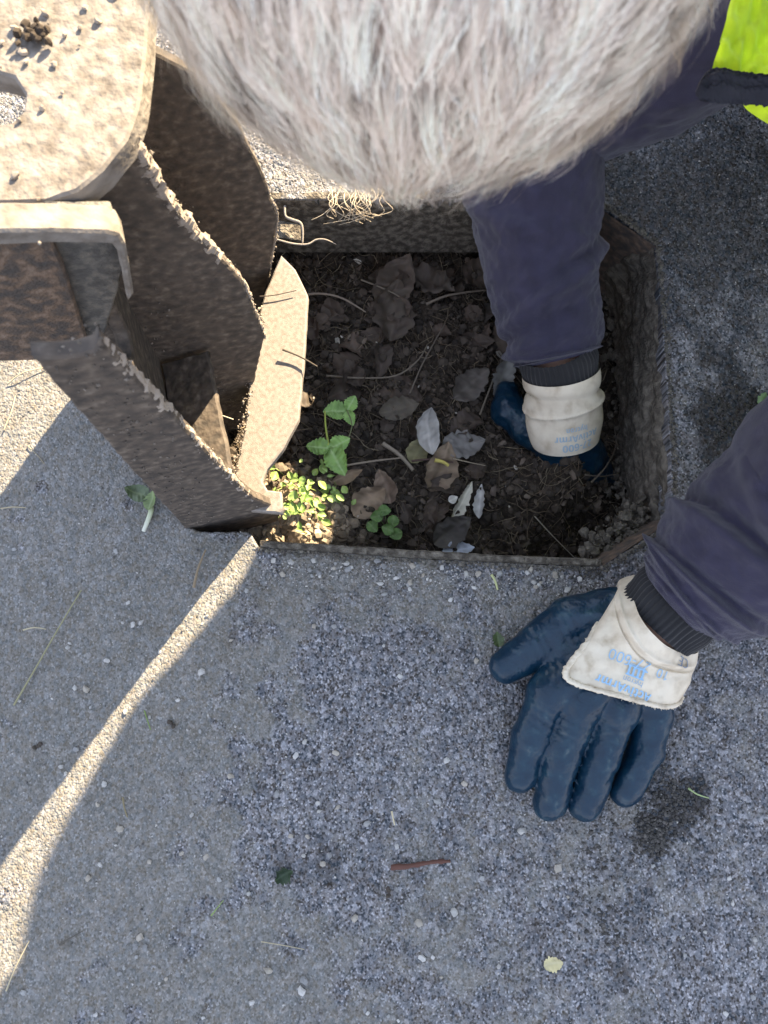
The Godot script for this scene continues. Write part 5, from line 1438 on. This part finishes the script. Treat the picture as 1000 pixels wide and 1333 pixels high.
# ---------------------------------------------------------------- what lies on the road
func make_road_litter() -> void:
	var chips := []
	for k in 7:
		var b := B.new()
		lump(b, Vector3.ZERO, Vector3(1.0, 0.62, rng.randf_range(0.6, 0.95)), Basis(Vector3.UP, rng.randf() * TAU), Color.WHITE, 0.34)
		chips.append(faceted(b).mesh())
	var pale := []
	for c in [[0.36, 0.35, 0.33], [0.28, 0.28, 0.275], [0.34, 0.31, 0.265], [0.22, 0.22, 0.22], [0.44, 0.43, 0.41]]:
		pale.append(grained([[0.0, c[0] * 0.7, c[1] * 0.7, c[2] * 0.7], [0.6, c[0], c[1], c[2]], [1.0, c[0] * 1.15, c[1] * 1.15, c[2] * 1.15]], 0.03, 0.03, 0.8, 0.03, 0.1, 401, 128))
	# stones one can pick out: [at, half size in mm]
	var spots := [Vector3(-0.1944, 0.0000, -0.0285), Vector3(-0.1885, 0.0000, -0.0297), Vector3(-0.1558, 0.0000, 0.0287), Vector3(-0.1166, 0.0000, 0.0162), Vector3(-0.2312, 0.0000, 0.0646), Vector3(-0.1299, 0.0000, 0.1402), Vector3(-0.1707, 0.0000, 0.2006), Vector3(-0.1197, 0.0000, 0.1554), Vector3(-0.0574, 0.0000, 0.2222), Vector3(-0.2149, 0.0000, 0.1544), Vector3(-0.0662, 0.0000, 0.0696), Vector3(-0.0793, 0.0000, 0.0964), Vector3(-0.1386, 0.0000, 0.0081), Vector3(-0.2264, 0.0000, 0.0213), Vector3(-0.2925, 0.0000, -0.0867), Vector3(-0.2106, 0.0000, -0.0849), Vector3(-0.1941, 0.0000, 0.1206), Vector3(-0.0935, 0.0000, 0.2375), Vector3(-0.0827, 0.0000, 0.2167), Vector3(-0.1750, 0.0000, 0.1940), Vector3(0.0404, 0.0000, 0.1018), Vector3(-0.0484, 0.0000, 0.1029), Vector3(-0.0541, 0.0000, -0.0262), Vector3(0.0096, 0.0000, -0.0643), Vector3(-0.0060, 0.0000, -0.0770), Vector3(-0.0357, 0.0000, 0.0674), Vector3(0.0595, 0.0000, 0.0893), Vector3(0.1007, 0.0000, 0.1228), Vector3(-0.0399, 0.0000, 0.1392), Vector3(0.0505, 0.0000, 0.1782), Vector3(0.0275, 0.0000, 0.2082), Vector3(-0.0578, 0.0000, 0.2296), Vector3(-0.0211, 0.0000, 0.1823), Vector3(0.0255, 0.0000, 0.1854), Vector3(-0.0130, 0.0000, 0.1180), Vector3(0.0707, 0.0000, -0.0005), Vector3(0.0472, 0.0000, 0.0729), Vector3(-0.0259, 0.0000, -0.0721), Vector3(0.1273, 0.0000, 0.1481), Vector3(0.1151, 0.0000, -0.0703), Vector3(0.0708, 0.0000, -0.0564), Vector3(0.0520, 0.0000, -0.0469), Vector3(-0.1730, 0.0000, -0.1522), Vector3(-0.2641, 0.0000, -0.0594), Vector3(-0.2121, 0.0000, -0.0005), Vector3(0.0117, 0.0000, 0.0110), Vector3(-0.1146, 0.0000, 0.0839)]
	for q in spots: stone(chips, pale, q, rng.randf_range(0.0020, 0.0036), "pale stone chip lying loose on the shaded grey asphalt", "pale stone chips on the asphalt")
	for k in 44:
		var q := Vector3(-0.0985, 0.0000, -0.0812).lerp(Vector3(0.1564, 0.0000, -0.0655), pow(rng.randf(), 0.9)) + Vector3(0, 0, absf(rng.randfn()) * 0.009)
		stone(chips, pale, q, rng.randf_range(0.0014, 0.0032), "pale stone chip lying along the near rim of the drain pit", "pale stone chips along the near rim")
	for k in 120:
		var q := Vector3(rng.randf_range(-0.28, 0.27), 0, rng.randf_range(-0.06, 0.25))
		if q.x > 0.06 and q.z < 0.13: continue
		stone(chips, pale, q, rng.randf_range(0.0012, 0.0024), "pale stone chip lying loose on the shaded grey asphalt", "pale stone chips on the asphalt")
	# loose grit too fine to count
	var grit := MultiMesh.new()
	grit.transform_format = MultiMesh.TRANSFORM_3D
	grit.use_colors = true
	grit.mesh = chips[0]
	grit.instance_count = 9000
	var where := [Vector3(0.2163, 0.0000, 0.1029), Vector3(0.2880, 0.0000, -0.1941), Vector3(0.1977, 0.0000, 0.1270), Vector3(0.1573, 0.0000, -0.0837)]
	var size := [0.024, 0.034, 0.014, 0.02]
	for k in grit.instance_count:
		var q := Vector3(rng.randf_range(-0.42, 0.42), 0, rng.randf_range(-0.62, 0.28))
		var c := Color(0.24, 0.235, 0.23).lerp(Color(0.46, 0.44, 0.41), rng.randf()) if rng.randf() < 0.55 else Color(0.05, 0.05, 0.05).lerp(Color(0.14, 0.13, 0.12), rng.randf())
		var s := 0.0003 + 0.0009 * pow(rng.randf(), 3.0)
		if k % 6 == 0:
			var w := rng.randi_range(0, 3)
			q = where[w] + Vector3(rng.randfn(), 0, rng.randfn()) * size[w] * 0.5
			c = Color(0.035, 0.033, 0.03).lerp(Color(0.12, 0.11, 0.10), rng.randf() * rng.randf())
			s = rng.randf_range(0.0005, 0.0019)
		elif k % 6 == 1:
			q = Vector3(-0.0985, 0.0000, -0.0788).lerp(Vector3(0.1744, 0.0000, -0.0643), rng.randf()) + Vector3(0, 0, absf(rng.randfn()) * 0.012)
		if inside_rim(q): q.z = 0.0 + rng.randf() * 0.2
		q.y = road_height(q.x, q.z) + s * 0.35
		grit.set_instance_transform(k, Transform3D(spin().scaled(Vector3(s, s, s)), q))
		grit.set_instance_color(k, c)
	var go := MultiMeshInstance3D.new()
	go.name = "loose_grit"
	go.multimesh = grit
	go.material_override = mats.mixed
	add_child(go)
	tag(go, "fine loose grit scattered over the asphalt", "grit", "", "stuff")
	# dry grass and straw
	var straw := Color(0.38, 0.33, 0.22)
	var grass := Color(0.16, 0.22, 0.07)
	var lines := [
		[[Vector3(-0.2799, 0.0020, 0.0326), Vector3(-0.2656, 0.0040, 0.0064), Vector3(-0.2506, 0.0040, -0.0237), Vector3(-0.2354, 0.0020, -0.0545)], 0.0008, 0.0005, Color(0.24, 0.23, 0.13), "long dry grass stalk slanting over the asphalt at the far left"],
		[[Vector3(-0.1482, 0.0020, -0.0563), Vector3(-0.1449, 0.0040, -0.0710), Vector3(-0.1398, 0.0030, -0.0863)], 0.0013, 0.0006, Color(0.22, 0.17, 0.11), "brown straw just left of the cover's lowest corner"],
		[[Vector3(-0.1810, 0.0020, 0.0365), Vector3(-0.1779, 0.0030, 0.0437), Vector3(-0.1755, 0.0020, 0.0505)], 0.0006, 0.0004, grass, "short green blade at the right edge of the sunlit strip"],
		[[Vector3(-0.2780, 0.0020, -0.0237), Vector3(-0.2689, 0.0030, -0.0255), Vector3(-0.2603, 0.0020, -0.0243)], 0.0007, 0.0004, straw, "short pale straw left of the long grass stalk"],
		[[Vector3(-0.1244, 0.0020, 0.1797), Vector3(-0.1200, 0.0030, 0.1742), Vector3(-0.1159, 0.0020, 0.1694)], 0.0006, 0.0003, grass * 1.2, "short green blade among the chips near the lower middle"],
		[[Vector3(0.0840, 0.0020, -0.0664), Vector3(0.0867, 0.0030, -0.0609), Vector3(0.0884, 0.0020, -0.0545)], 0.0012, 0.0007, Color(0.42, 0.44, 0.22), "pale yellow-green blade above the glove's thumb"],
		[[Vector3(0.2255, 0.0020, 0.0923), Vector3(0.2312, 0.0040, 0.0963), Vector3(0.2403, 0.0020, 0.0993)], 0.0008, 0.0004, Color(0.30, 0.38, 0.18), "green blade lying on the dark damp patch"],
		[[Vector3(0.0057, 0.0020, 0.1085), Vector3(0.0068, 0.0030, 0.1136), Vector3(0.0079, 0.0020, 0.1181)], 0.0008, 0.0005, straw * 1.3, "short cream straw in the middle of the lower asphalt"],
		[[Vector3(-0.0879, 0.0020, 0.1969), Vector3(-0.0712, 0.0030, 0.1991), Vector3(-0.0570, 0.0020, 0.2020)], 0.0004, 0.0003, straw, "thin pale straw near the bottom edge"],
		[[Vector3(-0.2673, 0.0020, 0.2289), Vector3(-0.2613, 0.0040, 0.2133), Vector3(-0.2539, 0.0020, 0.1964)], 0.0007, 0.0004, straw, "dry stalk lying in the sunlit strip at the lower left"],
		[[Vector3(-0.3085, 0.0020, -0.2230), Vector3(-0.2948, 0.0060, -0.2314), Vector3(-0.2778, 0.0030, -0.2373)], 0.0007, 0.0004, straw, "topmost straw on the sunlit asphalt under the lock bracket"],
		[[Vector3(-0.3079, 0.0020, -0.1837), Vector3(-0.3022, 0.0040, -0.1993), Vector3(-0.3013, 0.0020, -0.2131)], 0.0006, 0.0004, straw, "upright straw on the sunlit asphalt beside the cover"],
		[[Vector3(-0.2875, 0.0020, -0.1708), Vector3(-0.2789, 0.0030, -0.1629), Vector3(-0.2726, 0.0020, -0.1555)], 0.0005, 0.0003, straw * 0.7, "dark straw on the sunlit asphalt beside the cover"],
		[[Vector3(-0.3043, 0.0020, -0.1190), Vector3(-0.2947, 0.0030, -0.1201), Vector3(-0.2842, 0.0020, -0.1197)], 0.0006, 0.0004, straw * 0.9, "straw on the shadow's edge at the far left"],
		[[Vector3(-0.1932, 0.0020, 0.0988), Vector3(-0.1909, 0.0040, 0.1060), Vector3(-0.1889, 0.0020, 0.1128)], 0.0008, 0.0005, Color(0.2, 0.17, 0.1), "bent brown straw right of the sunlit strip"],
		[[Vector3(-0.2322, 0.0020, 0.1989), Vector3(-0.2251, 0.0030, 0.1946), Vector3(-0.2159, 0.0020, 0.1898)], 0.0007, 0.0003, Color(0.09, 0.08, 0.07), "dark stem right of the sunlit strip's lower end"],
	]
	for s in lines:
		single("grass_blade", stalk(s[0], s[1], s[2], s[3], 5).mesh(), mats.mixed, s[0][0], Basis.IDENTITY, s[4], "grass blade", "dry grass and straw on the asphalt")
	var stick := stalk([Vector3(0.0050, 0.0030, 0.1469), Vector3(0.0195, 0.0040, 0.1456), Vector3(0.0335, 0.0040, 0.1435), Vector3(0.0481, 0.0030, 0.1427)], 0.0020, 0.0014, Color(0.10, 0.045, 0.035), 6)
	crumple(stick, noise(150.0, FastNoiseLite.TYPE_SIMPLEX_SMOOTH, 2, 411), 0.001)
	single("wood_splinter", stick.mesh(), mats.mixed, Vector3(0.0050, 0.0030, 0.1469), Basis.IDENTITY, "reddish brown splinter of wood lying below the gloved hand", "splinter")
	# an uprooted sprout beside the cover
	var at := Vector3(-0.1876, 0.0040, -0.1261)
	var sprout := thing("uprooted_sprout", at, "wilted green sprout with a white stalk lying left of the cover", "sprout")
	part("stalk", stalk([at + Vector3(0.002, 0.002, 0.0), Vector3(-0.1823, 0.0060, -0.1182), Vector3(-0.1845, 0.0050, -0.1098), Vector3(-0.1882, 0.0030, -0.1009)], 0.0026, 0.0016, Color(0.34, 0.42, 0.16), 8, Color(0.62, 0.62, 0.54)).mesh(), mats.green, sprout)
	var l1 := part("leaf", leaf_mesh(0.021, 0.015, 0.1, 0.25, 0.1, Color(0.10, 0.13, 0.07), Color(0.2, 0.24, 0.13), 0, 0.2, 421), mats.green, sprout)
	l1.transform = Transform3D(turned(160, 12, 10), Vector3(-0.007, 0.004, -0.004))
	var l2 := part("leaf", leaf_mesh(0.016, 0.010, 0.1, 0.4, 0.1, Color(0.15, 0.2, 0.08), Color(0.25, 0.3, 0.15), 0, 0.2, 422), mats.green, sprout)
	l2.transform = Transform3D(turned(75, 15, -20), Vector3(0.005, 0.005, 0.002))
	# scraps
	single("leaf_scrap", leaf_mesh(0.015, 0.009, 0.25, 0.5, 0.4, Color(0.025, 0.045, 0.022), Color(0.05, 0.08, 0.04), 0, 0.9, 431), mats.green, Vector3(-0.0719, 0.0030, 0.1516), turned(30, 5, 5), "dark green scrap of leaf on the lower left asphalt", "leaf scrap")
	single("leaf_scrap", leaf_mesh(0.014, 0.011, 0.1, 0.3, 0.1, Color(0.45, 0.40, 0.22), Color(0.5, 0.45, 0.28), 0, 0.5, 432), mats.leaf_litter, Vector3(0.1201, 0.0030, 0.2106), turned(15, 5, 5), "small cream-yellow scrap near the bottom edge", "leaf scrap")
	single("leaf_scrap", leaf_mesh(0.012, 0.009, 0.1, 0.3, 0.1, Color(0.07, 0.10, 0.04), Color(0.12, 0.16, 0.07), 0, 0.5, 433), mats.green, Vector3(0.0872, 0.0030, -0.0167), turned(100, 5, 5), "tiny green scrap just left of the glove's thumb", "leaf scrap")
	single("leaf_scrap", leaf_mesh(0.013, 0.009, 0.1, 0.3, 0.1, Color(0.10, 0.18, 0.06), Color(0.16, 0.26, 0.1), 0, 0.5, 434), mats.green, Vector3(0.3080, 0.0030, -0.2095), turned(60, 5, 5), "green scrap at the right edge beside the loose black grit", "leaf scrap")
	var clod := B.new()
	for k in 7: lump(clod, Vector3(rng.randfn() * 0.0015, 0.0004, rng.randfn() * 0.0015), Vector3(0.0017, 0.0012, 0.0015), spin(), Color(0.05, 0.04, 0.032) * rng.randf_range(0.7, 1.3), 0.3)
	for q in [[Vector3(-0.1607, 0.0020, 0.0460), "dark clod of earth right of the sunlit strip's middle"], [Vector3(-0.2589, 0.0020, 0.0616), "dark clod of earth left of the sunlit strip's middle"], [Vector3(0.0028, 0.0020, 0.1632), "dark clod of earth below the red-brown splinter"]]:
		single("earth_clod", clod.mesh(), mats.mixed, q[0], Basis(Vector3.UP, rng.randf() * TAU), q[1], "clod", "clods of earth on the asphalt")

func stone(chips: Array, pale: Array, q: Vector3, s: float, label: String, group: String) -> void:
	var n := rng.randi_range(0, chips.size() - 1)
	q.y = road_height(q.x, q.z) + s * 0.4
	if "rim" not in label: label = chip_label(q, s)
	single("stone_chip", chips[n], pale[rng.randi_range(0, pale.size() - 1)], q, Basis(Vector3.UP, rng.randf() * TAU).scaled(Vector3(s, s, s)), label, "stone chip", group)

func inside_rim(q: Vector3) -> bool:
	var p := PackedVector2Array()
	for r in RIM: p.append(Vector2(r.x, r.z))
	return Geometry2D.is_point_in_polygon(Vector2(q.x, q.z), p)

# What a loose chip lies beside, so that it can be found.
func chip_label(q: Vector3, s: float) -> String:
	var kind := "larger pale stone chip" if s > 0.0026 else "small pale stone chip"
	var across := 0.83 * q.x + 0.56 * q.z
	var place := "lying on the open asphalt between the sunlit strip and the glove"
	if across < -0.15: place = "lying in the open cover's shadow on the asphalt"
	elif across < -0.09: place = "lying in or along the sunlit strip of asphalt"
	elif q.z > 0.16: place = "lying on the asphalt along the bottom of the view"
	elif q.z > 0.10: place = "lying on the asphalt around the reddish wood splinter"
	elif q.z < 0.0: place = "lying on the asphalt just below the pit's near rim"
	return kind + " " + place
